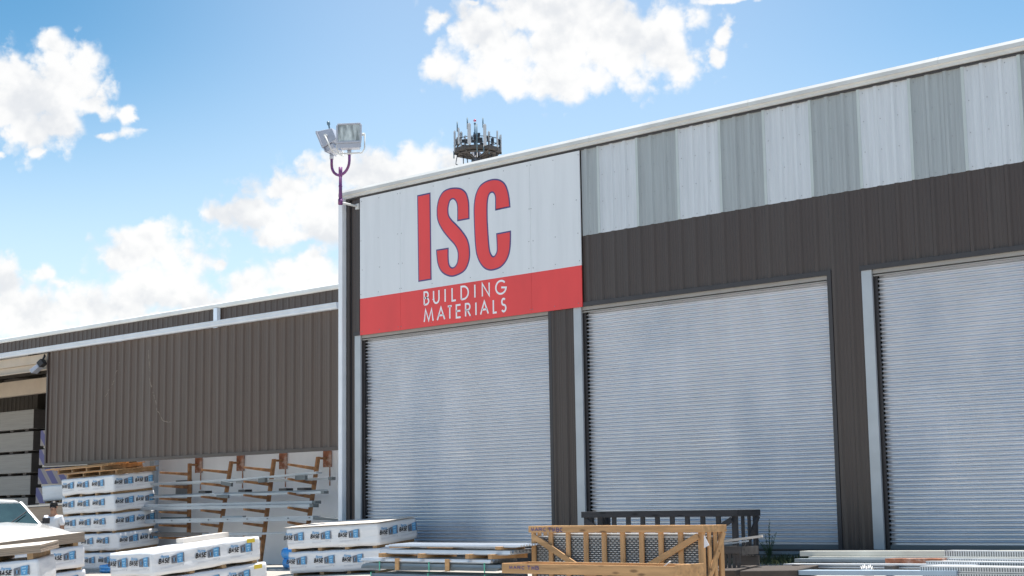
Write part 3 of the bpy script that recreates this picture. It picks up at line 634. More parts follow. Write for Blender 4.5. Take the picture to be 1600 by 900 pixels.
def wrap_mesh(seed, ragged=0):
    bm = bmesh.new(); nx, ny, nz = 36, 18, 7
    bmesh.ops.create_cube(bm, size=1)
    for e in list(bm.edges): pass
    bm.free(); bm = bmesh.new(); V = {}
    def vert(i,j,k):
        if (i,j,k) not in V: V[i,j,k] = bm.verts.new((-PL/2+PL*i/nx, -PW/2+PW*j/ny, SK+PH*k/nz))
        return V[i,j,k]
    def q(a,b,c,d): bm.faces.new([vert(*a),vert(*b),vert(*c),vert(*d)])
    for i in range(nx):
        for j in range(ny):
            q((i,j,nz),(i+1,j,nz),(i+1,j+1,nz),(i,j+1,nz)); q((i,j,0),(i,j+1,0),(i+1,j+1,0),(i+1,j,0))
        for k in range(nz):
            q((i,0,k),(i+1,0,k),(i+1,0,k+1),(i,0,k+1)); q((i,ny,k),(i,ny,k+1),(i+1,ny,k+1),(i+1,ny,k))
    for j in range(ny):
        for k in range(nz):
            q((0,j,k),(0,j,k+1),(0,j+1,k+1),(0,j+1,k)); q((nx,j,k),(nx,j+1,k),(nx,j+1,k+1),(nx,j,k+1))
    for (i,j,k), v in V.items():
        p = v.co.copy(); n = mn.noise(Vector((p.x*2.1+seed*7,p.y*2.1,p.z*6))); n2 = mn.noise(Vector((p.x*7,p.y*7+seed*3,p.z*14)))
        d = -.010-.010*n-.006*n2
        if j == 0: v.co.y -= d
        if j == ny: v.co.y += d
        if i == 0: v.co.x -= d
        if i == nx: v.co.x += d
        if k == nz: v.co.z += -.006+.008*n2+(.010*mn.noise(p*11) if ragged and i < 10 else 0)
        if k == 0: v.co.z += max(-.03,.02*n-.012*(1 if (i in (0,nx) or j in (0,ny)) else 0))
        ed = (i in (0,nx)) + (j in (0,ny)) + (k in (0,nz))
        if ed >= 2:
            c = Vector((0,0,SK+PH/2)); v.co += (c-v.co).normalized()*.012*(ed-1)
    bmesh.ops.recalc_face_normals(bm, faces=bm.faces)
    me = bpy.data.meshes.new('wrapped_boards'); bm.to_mesh(me); bm.free(); me.materials.append(M_WRAP)
    for p in me.polygons: p.use_smooth = True
    return me
WRAPS = [wrap_mesh(i, i == 2) for i in range(4)]
def skid2_mesh():
    mb = MB()
    mb.box(-.05,.05,-.57,.57,.0,SK-.004)
    return mb.mesh('skid', M_SKID)
SKID = skid2_mesh()
def add_child(name, me, parent, M=None):
    o = bpy.data.objects.new(name, me); COL.objects.link(o); o.parent = parent
    if M is not None: o.matrix_local = M
    return o
def pack(M, label, group, front=True, right=False, left=False, back=False, var=0, xs=(-.86,-.17,.52), tagged=False):
    t = thing('board_pack', label, 'board pack', M, group)
    add_child('wrapped_boards', WRAPS[var], t)
    for x in (-1.05,-.35,.35,1.05): add_child('skid', SKID, t, Matrix.Translation((x,0,0)))
    zc = SK+PH*.58
    def lab(Mx): add_child('printed_label', LABEL, t, Mx)
    if front:
        for x in xs: lab(Matrix.Translation((x,-PW/2-.004,zc)))
    if right:
        for y in (-.29,.30): lab(Matrix.Translation((PL/2+.004,y,zc)) @ Matrix.Rotation(R(90),4,'Z'))
    if left:
        for y in (.33,-.27): lab(Matrix.Translation((-PL/2-.004,y,zc)) @ Matrix.Rotation(R(-90),4,'Z'))
    if tagged:
        mb = MB(); mb.box(PL/2-.32,PL/2-.14,-PW/2-.006,-PW/2-.001,SK+PH-.10,SK+PH-.03); mb.build('yellow_tag', M_YEL, t)
    return t
PITCH = SK+PH
def stack(base, items):
    for k, kw in items: pack(base @ Matrix.Translation((kw.pop('dx',0),kw.pop('dy',0),k*PITCH)) @ Matrix.Rotation(kw.pop('rz',0),4,'Z'), **kw)
def corner_base(cx, cy, rz, sx, sy, dz=0):
    """base matrix whose local corner (sx*PL/2, sy*PW/2) stands at (cx,cy)"""
    c = Vector((sx*PL/2, sy*PW/2, 0)); c.rotate(Matrix.Rotation(rz,3,'Z'))
    return ground_M(cx-c.x, cy-c.y, rz, dz=dz)
GA = 'white wrapped board packs in the five-high stack'
A = corner_base(-15.30,-.18,0,1,-1)
A = Matrix.Translation((0,0,-.02)) @ A
stack(A, [(0,dict(label='white wrapped pack at the bottom of the five-high stack',group=GA,right=True,var=1,dx=.05)),
 (1,dict(label='white wrapped pack second from the bottom of the five-high stack',group=GA,right=True,var=0,dx=.02,rz=.01)),
 (2,dict(label='white wrapped pack in the middle of the five-high stack',group=GA,right=True,var=3,dx=-.03,rz=-.015)),
 (3,dict(label='white wrapped pack second from the top of the five-high stack',group=GA,right=True,var=1,dx=-.035,rz=.006)),
 (4,dict(label='white wrapped pack topmost in the five-high stack under the wooden pallets',group=GA,right=True,var=0,dx=0,rz=0))])
GE = 'white wrapped board packs in front of the first roll-up door'
Eb = corner_base(-4.22,-1.62,R(8),1,-1,dz=-.0)
stack(Eb, [(0,dict(label='lower white wrapped pack in front of the first roll-up door',group=GE,right=True,var=1,xs=(-.95,-.22,.51))),
 (1,dict(label='upper white wrapped pack with a pale lid in front of the first roll-up door',group=GE,right=True,var=3,xs=(-.97,-.26,.46)))])
mb = MB(); mb.box(-PL/2-.01,PL/2+.01,-PW/2-.01,PW/2+.01,0,.012); lid = mb.build('lid_board', M_BOARDT)
lid.matrix_world = Eb @ Matrix.Translation((0,0,2*PITCH+.006)); tag(lid, 'thin pale board lying on the upper pack by the first roll-up door', 'board')
GD = 'white wrapped board packs in the foreground left of centre'
Db = corner_base(-4.38,-6.57,R(93),-1,-1,dz=.06)
stack(Db, [(0,dict(label='lower white wrapped pack in the left-centre foreground with a yellow tag',group=GD,left=True,var=0,tagged=True,dx=.12)),
 (1,dict(label='upper white wrapped pack in the left-centre foreground with a plank on it',group=GD,left=True,var=2,tagged=True,xs=(-.78,.0,.73)))])
mb = MB(); mb.box(.12,1.16,.34,.54,.0,.085); pk = mb.build('plank', M_BOARDT, bevel=.004)
pk.matrix_world = Db @ Matrix.Translation((.1,0,2*PITCH+.0)); tag(pk, 'pale plank lying on top of the left-centre foreground pack', 'plank')
GB = 'white wrapped board packs at the left edge'
Bb = corner_base(-9.24,-4.80,R(90),1,-1,dz=.07)
stack(Bb, [(0,dict(label='lower white wrapped pack below the tan boards at the left, behind the nearer pack',group=GB,var=1,xs=(.74,-.2))),
 (1,dict(label='upper white wrapped pack directly below the longer tan board bundle',group=GB,var=3,xs=(.72,-.2)))])
def board_bundle(M, L, Wd, H, label, skid=.06):
    t = thing('board_bundle', label, 'board bundle', M, 'bundles of tan boards')
    mb = MB(); n = max(3,int(H/.028))
    for i in range(n):
        dx, dy = rnd.uniform(-.006,.006), rnd.uniform(-.006,.006); mb.box(-L/2+dx,L/2+dx,-Wd/2+dy,Wd/2+dy,skid+H*i/n,skid+H*(i+1)/n-.003)
    mb.build('boards', M_BOARD, t)
    mb = MB(); mb.box(-L/2,L/2,-Wd/2,Wd/2,skid+H,skid+H+.004); mb.build('top_sheet', M_BOARDT, t)
    for x in (-L*.40,-L*.12,L*.16,L*.42):
        mb = MB(); mb.box(x-.05,x+.05,-Wd/2+.03,Wd/2-.03,0,skid-.003); mb.build('skid', M_SKID, t)
    return t
board_bundle(Bb @ Matrix.Translation((-.02,0,2*PITCH)), 2.44, 1.22, .185, 'longer tan board bundle in front of the white truck hood')
Cb = corner_base(-6.25,-7.55,R(45),1,-1,dz=.05)
Cb = Cb @ Matrix.Translation((0,0,.04))
stack(Cb, [(0,dict(label='lower white wrapped pack in the left bottom corner',group=GB,var=2,xs=(-.9,-.15,.75))),
 (1,dict(label='upper white wrapped pack under the shorter tan bundle in the left corner',group=GB,var=0,xs=(-.9,-.15,.78)))])
board_bundle(Cb @ Matrix.Translation((.03,0,2*PITCH)), 2.44, 1.22, .13, 'shorter tan board bundle in the left bottom corner', skid=.10)
# tan board pile and single pack left of the five-high stack
T0 = ground_M(-19.15,.60,0); tp = thing('board_pile', 'brown board pile with a sunlit plank on top behind the person', 'board pile', T0)
mb = MB(); 
for i in range(3): mb.box(-1.35,1.32,-.6,.6,.10+i*.56,.10+i*.56+.46)
mb.build('boards', M_BOARD, tp)
for i in range(3):
    for x in (-1.2,-.4,.4,1.2): mb = MB(); mb.box(x-.06,x+.06,-.58,.58,i*.56,i*.56+.097); mb.build('skid', M_SKID, tp)
mb = MB(); mb.box(-1.45,1.35,-.64,-.45,1.70,1.745); mb.build('top_plank', M_BOARDT, tp)
pack(ground_M(-18.85,1.05,0,dz=1.79), 'white wrapped pack set back to the left of the five-high stack', GA, var=1, front=False)
# pallets on the five-high stack
def pallet(M, label, extra=0):
    t = thing('wooden_pallet', label, 'pallet', M, 'wooden pallets on the five-high stack')
    for i in range(9):
        y = -.56+i*.14; mb = MB(); mb.box(-1.18+rnd.uniform(-.03,.03),1.18+rnd.uniform(-.03,.03),y-.05,y+.05,.105,.125); mb.build('deck_board', M_PINE, t)
    for x in (-1.05,-.35,.35,1.05):
        mb = MB(); mb.box(x-.025,x+.025,-.58,.58,.022,.104); mb.build('stringer', M_SKID, t)
    for y in (-.5,0,.5):
        mb = MB(); mb.box(-1.15,1.15,y-.05,y+.05,.0,.021); mb.build('bottom_board', M_SKID, t)
    return t
topA = A @ Matrix.Translation((0,0,5*PITCH))
pallet(topA @ Matrix.Translation((.12,.05,.0)) @ Matrix.Rotation(.03,4,'Z'), 'lower wooden pallet on the five-high stack')
pallet(topA @ Matrix.Translation((-.28,-.02,.128)) @ Matrix.Rotation(-.03,4,'Z'), 'upper wooden pallet on the five-high stack')
mb = MB(); mb.beam((-1.9,-.55,.275),(.95,-.50,.275),.10,.035); mb.beam((-1.5,-.35,.278),(1.0,-.42,.278),.09,.03); mb.beam((-1.3,0,.275),(.8,.1,.275),.1,.03)
lo = mb.build('loose_lumber', M_PINE); lo.matrix_world = topA; tag(lo, 'loose narrow boards lying across the upper pallet', 'lumber')
# blue wrapped items on the ground
def blue(x, y, rz, L, label, r=.07):
    mb = MB()
    for i in range(4):
        yy = (i % 2)*.15-.1; zz = r + (i//2)*r*1.7
        pts = [(-L/2+L*q/10, yy+.02*mn.noise(Vector((q*.6,i*3,0))), zz+.03*mn.noise(Vector((q*.8,i*5,2)))) for q in range(11)]
        mb.tube(pts, [r*(1+.15*mn.noise(Vector((q,i,5)))) for q in range(11)], 9)
    o = mb.build('blue_bundle', M_TARP); o.matrix_world = ground_M(x,y,rz); tag(o, label, 'bundle', 'blue wrapped bundles on the ground')
blue(-7.75,-.55,R(5),1.0,'bright blue wrapped bundle on the ground between two white pack stacks', .12)
blue(-14.55,-.75,0,1.0,'small blue bundle at the foot of the five-high stack', .05)
# drywall stacks in the open bay
for k in range(7):
    z0 = .15+k*.665; rx = rnd.uniform(-.05,.05) + (.12 if k > 4 else -.06 if k < 3 else 0)
    t = thing('drywall_pack', 'grey drywall pack %s in the tall stack inside the open bay' % ('at the top','second from the top','third from the top','in the middle','third from the bottom','second from the bottom','at the bottom')[6-k], 'drywall pack', (-26.9+rx,3.6,z0), 'grey drywall packs in the tall stack')
    mb = MB(); mb.box(-1.75,1.75,-.6,.6,.06,.64); mb.build('boards', M_GYP, t, bevel=.01)
    mb = MB(); mb.box(1.752,1.758,-.59,.59,.065,.635); mb.build('shaded_board_ends', M_GYPD, t)
    for x in (-1.4,-.5,.4,1.3): mb = MB(); mb.box(x-.1,x+.1,-.55,.55,0,.058); mb.build('skid', M_GYPD, t)
for k in range(7):
    z0 = .18+k*.56; rx = (-.12,.05,-.08,-.10,.0,.03,.08)[k]
    t = thing('drywall_bundle', 'purple edged drywall bundle %s beside the hanging wall' % ('lowest of the stack','second lowest','third from the bottom','in the middle of its stack','third from the top','second highest','topmost of its stack')[k], 'drywall bundle', (-22.7+rx,3.2,z0), 'purple edged drywall bundles')
    mb = MB(); mb.box(-1.3,1.3,-.6,.6,.07,.53); mb.build('boards', M_PURP, t, bevel=.01)
    mb = MB(); mb.box(-1.15,1.28,-.57,.57,.0,.068); mb.build('spacer', M_BOARDT, t)

# ------------------------------------------------------------------ steel deck bundles
def deck(name, x0, x1, y0, w, z, n, label, m, ph=.042, straps=(), taper=0, marks=(), nest=.016):
    t = thing(name, label, 'steel sheets', ground_M((x0+x1)/2, y0+w/2, 0, tilt=False), 'bundles of corrugated steel deck sheets')
    g = gz((x0+x1)/2, y0+w/2); q = Matrix.Rotation(R(2.2),4,'X')
    for i in range(n):
        mb = MB(); pts = []; k = 8; dx = rnd.uniform(-.05,.05)+taper*i
        for c in range(k):
            yb = -w/2 + w*c/k; s = w/k
            pts += [(yb,0),(yb+s*.22,0),(yb+s*.36,ph),(yb+s*.72,ph),(yb+s*.86,0)]
        pts.append((w/2,0))
        zz = z-g+i*nest
        top = [(a,b+zz) for a,b in pts]; bot = [(a,b+zz-.004) for a,b in pts]
        mb.prof(top+bot[::-1], x0-(x0+x1)/2+dx, x1-(x0+x1)/2+dx, M=q)
        mb.build('sheet', m, t)
    h = n*nest+ph
    for sx in straps:
        mb = MB(); xx = sx-(x0+x1)/2
        mb.box(xx-.010,xx+.010,-w/2-.012,-w/2-.007,z-g-.03,z-g+h+.01,M=q); mb.box(xx-.010,xx+.010,-w/2-.012,w/2+.01,z-g+h+.008,z-g+h+.012,M=q)
        mb.build('strap', M_STRAP, t)
    if marks:
        mb = MB()
        for mx in marks:
            for j in range(6):
                xx = mx-(x0+x1)/2+j*.07; mb.beam(q@Vector((xx,-w/2-.012,z-g+.0)),q@Vector((xx+.05,-w/2-.012,z-g+.055)),.004,.014); mb.beam(q@Vector((xx+.02,-w/2-.012,z-g+.05)),q@Vector((xx+.05,-w/2-.012,z-g-.0)),.004,.012)
        mb.build('scrawled_marks', M_PAINTR, t)
    return t
deck('steel_deck_bundle', -1.70,1.30,-4.2,.62,.44,5,'lowest grey steel deck bundle with dark red scrawled marks', M_ZINCD, straps=(-1.62,-.25,1.02), marks=(-1.55,.45), taper=.012)
deck('steel_deck_bundle', -1.85,1.28,-4.2,.62,.63,4,'grey steel deck bundle held by green straps, second from the bottom', M_ZINCD, straps=(-1.40,-.22,1.02), taper=.012)
deck('steel_deck_bundle', -1.88,1.15,-4.2,.62,.745,2,'bright steel deck sheets lying on the strapped bundle', M_ZINC, taper=-.02, ph=.035)
deck('steel_deck_bundle', -1.42,1.52,-4.15,.62,.875,2,'bright deck sheets raised on wooden blocks, wavy ends showing', M_ZINC, taper=.03, ph=.045)
deck('steel_deck_bundle', -1.36,1.62,-4.1,.50,.985,2,'thin topmost bright sheets over the deck bundles', M_ZINC, taper=.05, ph=.022)
mb = MB()
def block(x, y, z, L, w, h, rz, label):
    mb = MB(); mb.box(-L/2,L/2,-w/2,w/2,0,h); o = mb.build('wood_block', M_PINE, bevel=.004); o.matrix_world = Matrix.Translation((x,y,z)) @ Matrix.Rotation(rz,4,'Z'); tag(o, label, 'wood block', 'wood blocks between the deck bundles')
for (x, nm) in ((-1.30,'leftmost'),(-.36,'left of centre'),(.72,'right of centre'),(1.22,'rightmost')): block(x,-3.9,.803,.095,.72,.068,R(-8),'tan wood block under the raised bright sheets, '+nm)
block(-1.05,-3.9,.955,.5,.4,.028,0,'thin tan board under the topmost sheets, left end'); block(-.1,-3.9,.955,.6,.4,.028,0,'thin tan board under the topmost sheets, centre'); block(1.27,-3.9,.945,.12,.55,.045,0,'tan wood block under the topmost sheets, right end')
for x, nm in ((-.97,'left'),(.20,'right')):
    mb = MB(); mb.box(x-.045,x+.045,-4.235,-4.212,.60,.79); tag(mb.build('wood_stake', M_PINE), 'short upright wooden stake against the deck bundle, %s one' % nm, 'stake', 'upright stakes at the deck bundles')

# ------------------------------------------------------------------ slatted crates
def crate(M, L, Wd, H, mh, mv, label, nfront=10, post=.085, rail=.10, braces='V', group=None, nend=4, endrail=True):
    t = thing('slatted_crate', label, 'crate', M, group)
    T = .03
    def part(name, m, *bx):
        mb = MB()
        for b in bx: mb.box(*b)
        return mb.build(name, m, t, bevel=.004)
    for s, y in (('f',0.0),('b',Wd)):
        o = -1 if s == 'f' else 1
        yr = (y-T,y) if s == 'f' else (y,y+T)
        part('top_rail', mh, (0,L,yr[0]-.001,yr[1],H-rail,H)); part('bottom_rail', mh, (0,L,yr[0]-.001,yr[1],.0,rail))
        yp = (y+.002,y+T) if s == 'f' else (y-T,y-.002)
        for i in (range(nfront) if s == 'f' else (0,nfront-1)):
            x = (L-post)*i/(nfront-1); part('upright', mv, (x,x+post,yp[0],yp[1],rail*.2,H-.01))
        if braces == 'V' and s == 'f':
            yb = y-T*.5-.014 if s == 'f' else y+T*.5+.014
            for a, b in (((.06,H-rail-.05),(L*.46,rail+.03)),((L-.06,H-rail-.05),(L*.52,rail+.03))):
                mb = MB(); mb.beam((a[0],yb,a[1]),(b[0],yb,b[1]),.026,.088); mb.build('brace', mh, t, bevel=.003)
    for x, sgn in ((0,-1),(L,1)):
        xr = (x-T,x) if sgn < 0 else (x,x+T)
        part('end_rail', mh, (xr[0],xr[1],-T,Wd+T,H-rail,H)); part('end_rail', mh, (xr[0],xr[1],-T,Wd+T,0,rail))
        for i in range(nend):
            y = (Wd-post)*i/(nend-1); part('end_slat', mv, (x-.03 if sgn > 0 else x+.002, x-.002 if sgn > 0 else x+.03, y,y+post*.8,.02,H-.01))
        mb = MB(); xx = x+sgn*T*.5; mb.beam((xx,.02,rail),(xx,Wd-.02,H-rail),.026,.085); mb.build('brace', mh, t)
    part('floor', mh, (.03,L-.03,.03,Wd-.03,.0,.03))
    return t
def perf_plank(mb, x0, x1, y0, y1, z0, z1, pitch=.06):
    mb.box(x0,x1,y0,y1,z0,z1,0)
    n = int((x1-x0)/pitch)
    for i in range(n):
        x = x0+(i+.5)*pitch; mb.box(x-.0075,x+.0075,y0-.003,y0-.001,z0+.016,z1-.012,1)
Gm = ground_M(1.55,-3.72,R(-1.0),tilt=False,dz=-.06); g0 = gz(1.55,-3.72)-.06
Gt = crate(Gm, 3.33, .50, 1.295-g0, M_PINE, M_PINEV, 'tan slatted wooden crate filled with perforated metal planks', nfront=10, group='slatted crates')
mb = MB(); H = 1.295-g0
for r in range(30):
    z = .05+r*.031
    if z+.03 > H-.15: break
    mb.box(.06,3.25,.05+.004*(r%2),.44,z,z+.026,0)
    for i in range(38):
        x = .09+i*.082+(.041 if r % 2 else 0)+rnd.uniform(-.004,.004); mb.box(x,x+.048,.040,.049,z+.009,z+.019,2)
mb.box(.06,3.26,.035,.44,z+.002,z+.018,2); mb.box(.30,3.12,.06,.40,z+.045,z+.060,2); mb.box(.3,3.12,.054,.06,z+.019,z+.044,1)  # pale top plates added for the sunlit top of the planks
o = mb.build('perforated_planks', [M_SLOT,M_SLOT,M_PERF]); o.matrix_world = Gm; tag(o, 'stack of perforated metal planks inside the tan crate', 'metal planks')
mb = MB()
x = .0
for ch, a in zip('MARC', (0,.085,.17,.255)): strokes(mb, ch, .03+a,.095+a, H-.075, H-.03, w=.012, y=-.0335)
mb.build('ink_writing', M_NAVY, Gt); mb = MB()
for ch, a in zip('TMBC', (0,.08,.165,.24)): strokes(mb, ch, .40+a,.455+a, H-.085, H-.03, w=.013, y=-.0335)
mb.build('ink_writing', M_NAVY, Gt)
# low open tray crate in front
G2 = ground_M(2.21,-5.02,R(1.0),tilt=False,dz=.0); g1 = gz(2.21,-5.02); H2 = .775-g1
tr = thing('low_crate', 'low open tan wooden tray in front of the tan slatted crate', 'crate', G2, 'slatted crates')
def p2(name, *b, m=M_PINE):
    mb = MB(); mb.box(*b); return mb.build(name, m, tr, bevel=.004)
p2('front_board', 0,3.12,-.03,0,H2-.14,H2); p2('front_board', 0,3.12,-.03,0,0,H2-.18); p2('back_board', 0,3.12,.50,.53,H2-.12,H2+.01)
p2('end_board', -.03,0,-.03,.53,H2-.14,H2+.005); p2('end_board', 3.12,3.15,-.06,.56,H2-.15,H2+.02); p2('end_board', 3.12,3.15,-.06,.56,0,H2-.19)
p2('floor', .0,3.12,.0,.50,H2-.10,H2-.07, m=M_SKID)
for x in (.3,1.1,1.9,2.7): p2('cross_slat', x,x+.09,.0,.5,H2-.068,H2-.05)
mb = MB()
for ch, a in zip('MARC', (0,.08,.16,.24)): strokes(mb, ch, .12+a,.18+a, H2-.075, H2-.035, w=.010, y=-.0325)
mb.build('ink_writing', M_NAVY, tr); mb = MB()
for ch, a in zip('TMB', (0,.08,.16)): strokes(mb, ch, .47+a,.53+a, H2-.08, H2-.03, w=.012, y=-.0325)
mb.build('ink_writing', M_NAVY, tr)
mb = MB(); mb.tube([(2.78,.1,H2-.04),(2.92,.12,H2+.06)], .010, 6); o = mb.build('steel_rod', M_PERF); o.matrix_world = G2; tag(o, 'short bright metal rod sticking out of the low tray', 'rod')
# dark grey crate behind
Hm = ground_M(.95,-1.76,R(1.5),tilt=False,dz=.0); g2 = gz(2.4,-1.5)
crate(Hm, 3.03, .62, 1.50-gz(.95,-1.76), M_GWOOD, M_GWOODV, 'dark grey slatted crate, empty, against the second roll-up door', nfront=11, group='slatted crates')
# small grey crate to its right
K2 = ground_M(4.30,-2.62,R(2),tilt=False)
t = thing('small_crate', 'small weathered grey box of upright boards between the tan and dark grey crates', 'crate', K2, 'slatted crates')
hh = .965-gz(4.3,-2.62)
for z0_, z1_ in ((hh-.10,hh),(.02,.12)): mb = MB(); mb.box(0,.40,-.02,0,z0_,z1_); mb.build('front_rail', M_OLDW, t)
for i in range(5):
    mb = MB(); x = .005+i*.080; mb.box(x,x+.052,.003,.02,.03,hh-.02); mb.build('upright', M_OLDW, t)
for b_ in ((0,.40,.48,.50,.02,.3),(.38,.40,.022,.478,hh-.12,hh),(.38,.40,.022,.478,.02,.16),(0,.02,.022,.478,hh-.12,hh)): mb = MB(); mb.box(*b_); mb.build('side_board', M_OLDW, t)
mb = MB(); mb.beam((3.95,-2.75,.985),(4.98,-2.45,1.115),.07,.035); tag(mb.build('stick', M_BOARDT), 'sunlit slanting board lying across the small grey box', 'board')
mb = MB(); mb.beam((4.25,-2.5,.985),(4.60,-2.25,1.04),.05,.02); tag(mb.build('metal_strip', M_BAR), 'short grey metal strip under the slanting board', 'metal strip')
mb = MB(); mb.plate([(4.90,.98),(4.905,1.16),(4.99,1.02)], -3.78, .005); tag(mb.build('paper_tag', M_WVINYL), 'torn white paper scrap at the right end of the tan crate', 'paper')

# ------------------------------------------------------------------ steel stock at the right
def stock(name, a, b, w, h, m, label, cat='steel beam', flange=True):
    mb = MB(); a, b = Vector(a), Vector(b)
    if flange:
        mb.beam(a, b, w, h*.22); 
        mb.beam(a+Vector((0,0,-h*.38)), b+Vector((0,0,-h*.38)), w*.97, h*.24); mb.beam(a+Vector((0,w*.1,-h*.2)), b+Vector((0,w*.1,-h*.2)), w*.7, h*.45)
    else: mb.beam(a, b, w, h)
    return tag(mb.build(name, m, bevel=.003), label, cat, 'steel stock piled by the third roll-up door')
stock('steel_beam', (5.02,-1.42,.835),(9.2,-1.42,.872), .24,.075, M_CREAM, 'long pale grey beam nearest the third roll-up door', flange=False)
stock('steel_beam', (5.26,-1.55,.768),(9.2,-1.55,.80), .26,.055, M_CREAM, 'long pale grey beam under the one nearest the door', flange=False)
stock('steel_beam', (5.12,-1.75,.745),(6.7,-1.72,.755), .20,.05, M_ZINCD, 'dull blue grey flat bar in the middle of the right pile', flange=False)
stock('rusty_beam', (6.70,-1.85,.755),(7.55,-1.85,.765), .22,.075, M_RUSTD, 'short dark rusty beam in the right pile', flange=False)
stock('steel_beam', (5.20,-2.12,.70),(8.2,-2.05,.73), .30,.10, M_ZINC, 'white painted beam catching the sun in the right pile')
stock('steel_beam', (5.72,-2.72,.615),(8.2,-2.62,.645), .30,.065, mat('blue grey beam paint', (.36,.45,.54), .45, var=.08), 'blue grey beam lowest and nearest in the right pile', flange=False)
for i, (x, y) in enumerate(((6.0,-2.4),(7.2,-2.4),(5.5,-1.5),(7.0,-1.5))):
    mb = MB(); mb.box(x-.06,x+.06,y-.9,y+.5,gz(x,y)-.05,.535 if y < -2 else .71); tag(mb.build('timber_bearer', M_OLDW), ('dark timber bearer under the front beams, left one','dark timber bearer under the front beams, right one','dark timber bearer under the rear beams, left one','dark timber bearer under the rear beams, right one')[i], 'timber', 'bearers under the steel pile')
mb = MB(); mb.beam((3.20,-.42,.80),(5.0,-.42,.81),.26,.04); mb.beam((3.22,-.42,.745),(4.9,-.42,.755),.22,.035)
tag(mb.build('ledge_plank', M_ZINCD), 'dull grey planks lying at the foot of the second door beside the weed', 'plank')
for (x0, x1, y0, y1, z0, z1, lb) in ((7.42,10.6,-1.58,-1.33,.805,.900,'rearmost perforated metal plank bundle at the right edge'),(7.55,10.6,-1.78,-1.45,.735,.800,'perforated metal plank bundle second from the back at the right edge'),(7.42,10.6,-2.12,-1.75,.700,.772,'perforated metal plank bundle in the middle of the right pile'),(7.66,10.6,-2.72,-2.20,.655,.730,'perforated metal plank bundle second from the front'),(7.70,10.6,-2.73,-2.20,.570,.648,'lowest front perforated metal plank bundle at the right edge')):
    mb = MB(); perf_plank(mb, x0,x1,y0,y1,z0,z1,.036); tag(mb.build('perforated_plank_bundle', [M_PERF,M_SLOT]), lb, 'metal planks', 'perforated plank bundles at the right edge')
mb = MB()
for i, x in enumerate((7.8,9.2,10.4)): mb.box(x-.06,x+.06,-2.6,-.9,gz(8,-2)-.05,.565)
tag(mb.build('timber_bearer', M_OLDW), 'dark bearers under the perforated plank bundles', 'timber', 'bearers under the steel pile')
mb = MB()
for q in range(7): mb.tube([(6.62+q*.02,-2.35,.64),(6.60+q*.03,-2.45,.70+.01*(q%3)),(6.66+q*.02,-2.5,.63)], .008, 5)
tag(mb.build('wire_tangle', M_PERF), 'small tangle of pale wire between the front beams', 'wire')
# slabs and curb on the ground, weeds and grass
for (x, w, lb) in ((3.35,1.0,'left'),(4.42,.95,'right')):
    mb = MB(); mb.box(-w/2,w/2,-.3,.3,-.05,.10); o = mb.build('concrete_slab', M_SLAB, bevel=.012); o.matrix_world = ground_M(x+.95,-2.62,R(1),dz=.03); tag(o, 'loose concrete slab on the ground before the dark crate, %s one' % lb, 'concrete slab', 'loose concrete slabs')
mb = MB()
def blade(mb, p, h, lean, w=.006):
    a = rnd.random()*6.28; d = Vector((math.cos(a),math.sin(a),0)); s = Vector((-d.y,d.x,0))*w
    q = p+d*lean*.4+Vector((0,0,h*.6)); e = p+d*lean+Vector((0,0,h))
    v = [mb.bm.verts.new(c) for c in (p-s,p+s,q+s*.7,q-s*.7)]; mb.bm.faces.new(v); mb.bm.faces.new([v[3],v[2],mb.bm.verts.new(e)])
for i in range(1500):
    x = rnd.gauss(4.2,.75); y = -.70-abs(rnd.gauss(0,.28))
    if x > 6.5: continue
    blade(mb, Vector((x,y,gz(x,y))), rnd.uniform(.03,.14), rnd.uniform(.02,.10))
tag(mb.build('grass', M_GRASS), None, None, kind='stuff')
wd = thing('weed', 'tall green weed growing at the foot of the second roll-up door', 'plant', (3.88,-.66,gz(3.88,-.66)))
mb = MB(); st = []
for i in range(7):
    a = i*.9; L = (.66,.45,.38,.42,.33,.30,.5)[i]; sp = (.02,.13,.16,.11,.17,.15,.06)[i]
    pts = [(0,0,0),(math.cos(a)*sp*.4,math.sin(a)*sp*.4,L*.5),(math.cos(a)*sp,math.sin(a)*sp,L)]; st.append(pts); mb.tube(pts, [.007,.005,.002], 5)
mb.build('stem', M_LEAF, wd)
mb = MB()
for pts in st:
    for i in range(48):
        t = rnd.uniform(.12,1)**.8; p = Vector(pts[0]).lerp(Vector(pts[1]), t*2) if t < .5 else Vector(pts[1]).lerp(Vector(pts[2]), t*2-1)
        a = rnd.random()*6.28; d = Vector((math.cos(a),math.sin(a),rnd.uniform(.1,.7))).normalized(); s = d.cross(Vector((0,0,1))).normalized(); l = rnd.uniform(.035,.085)*(1.15-t*.7)
        mb.bm.faces.new([mb.bm.verts.new(c) for c in (p,p+d*l*.5+s*l*.2,p+d*l,p+d*l*.5-s*l*.2)])
mb.build('leaves', M_LEAF, wd)

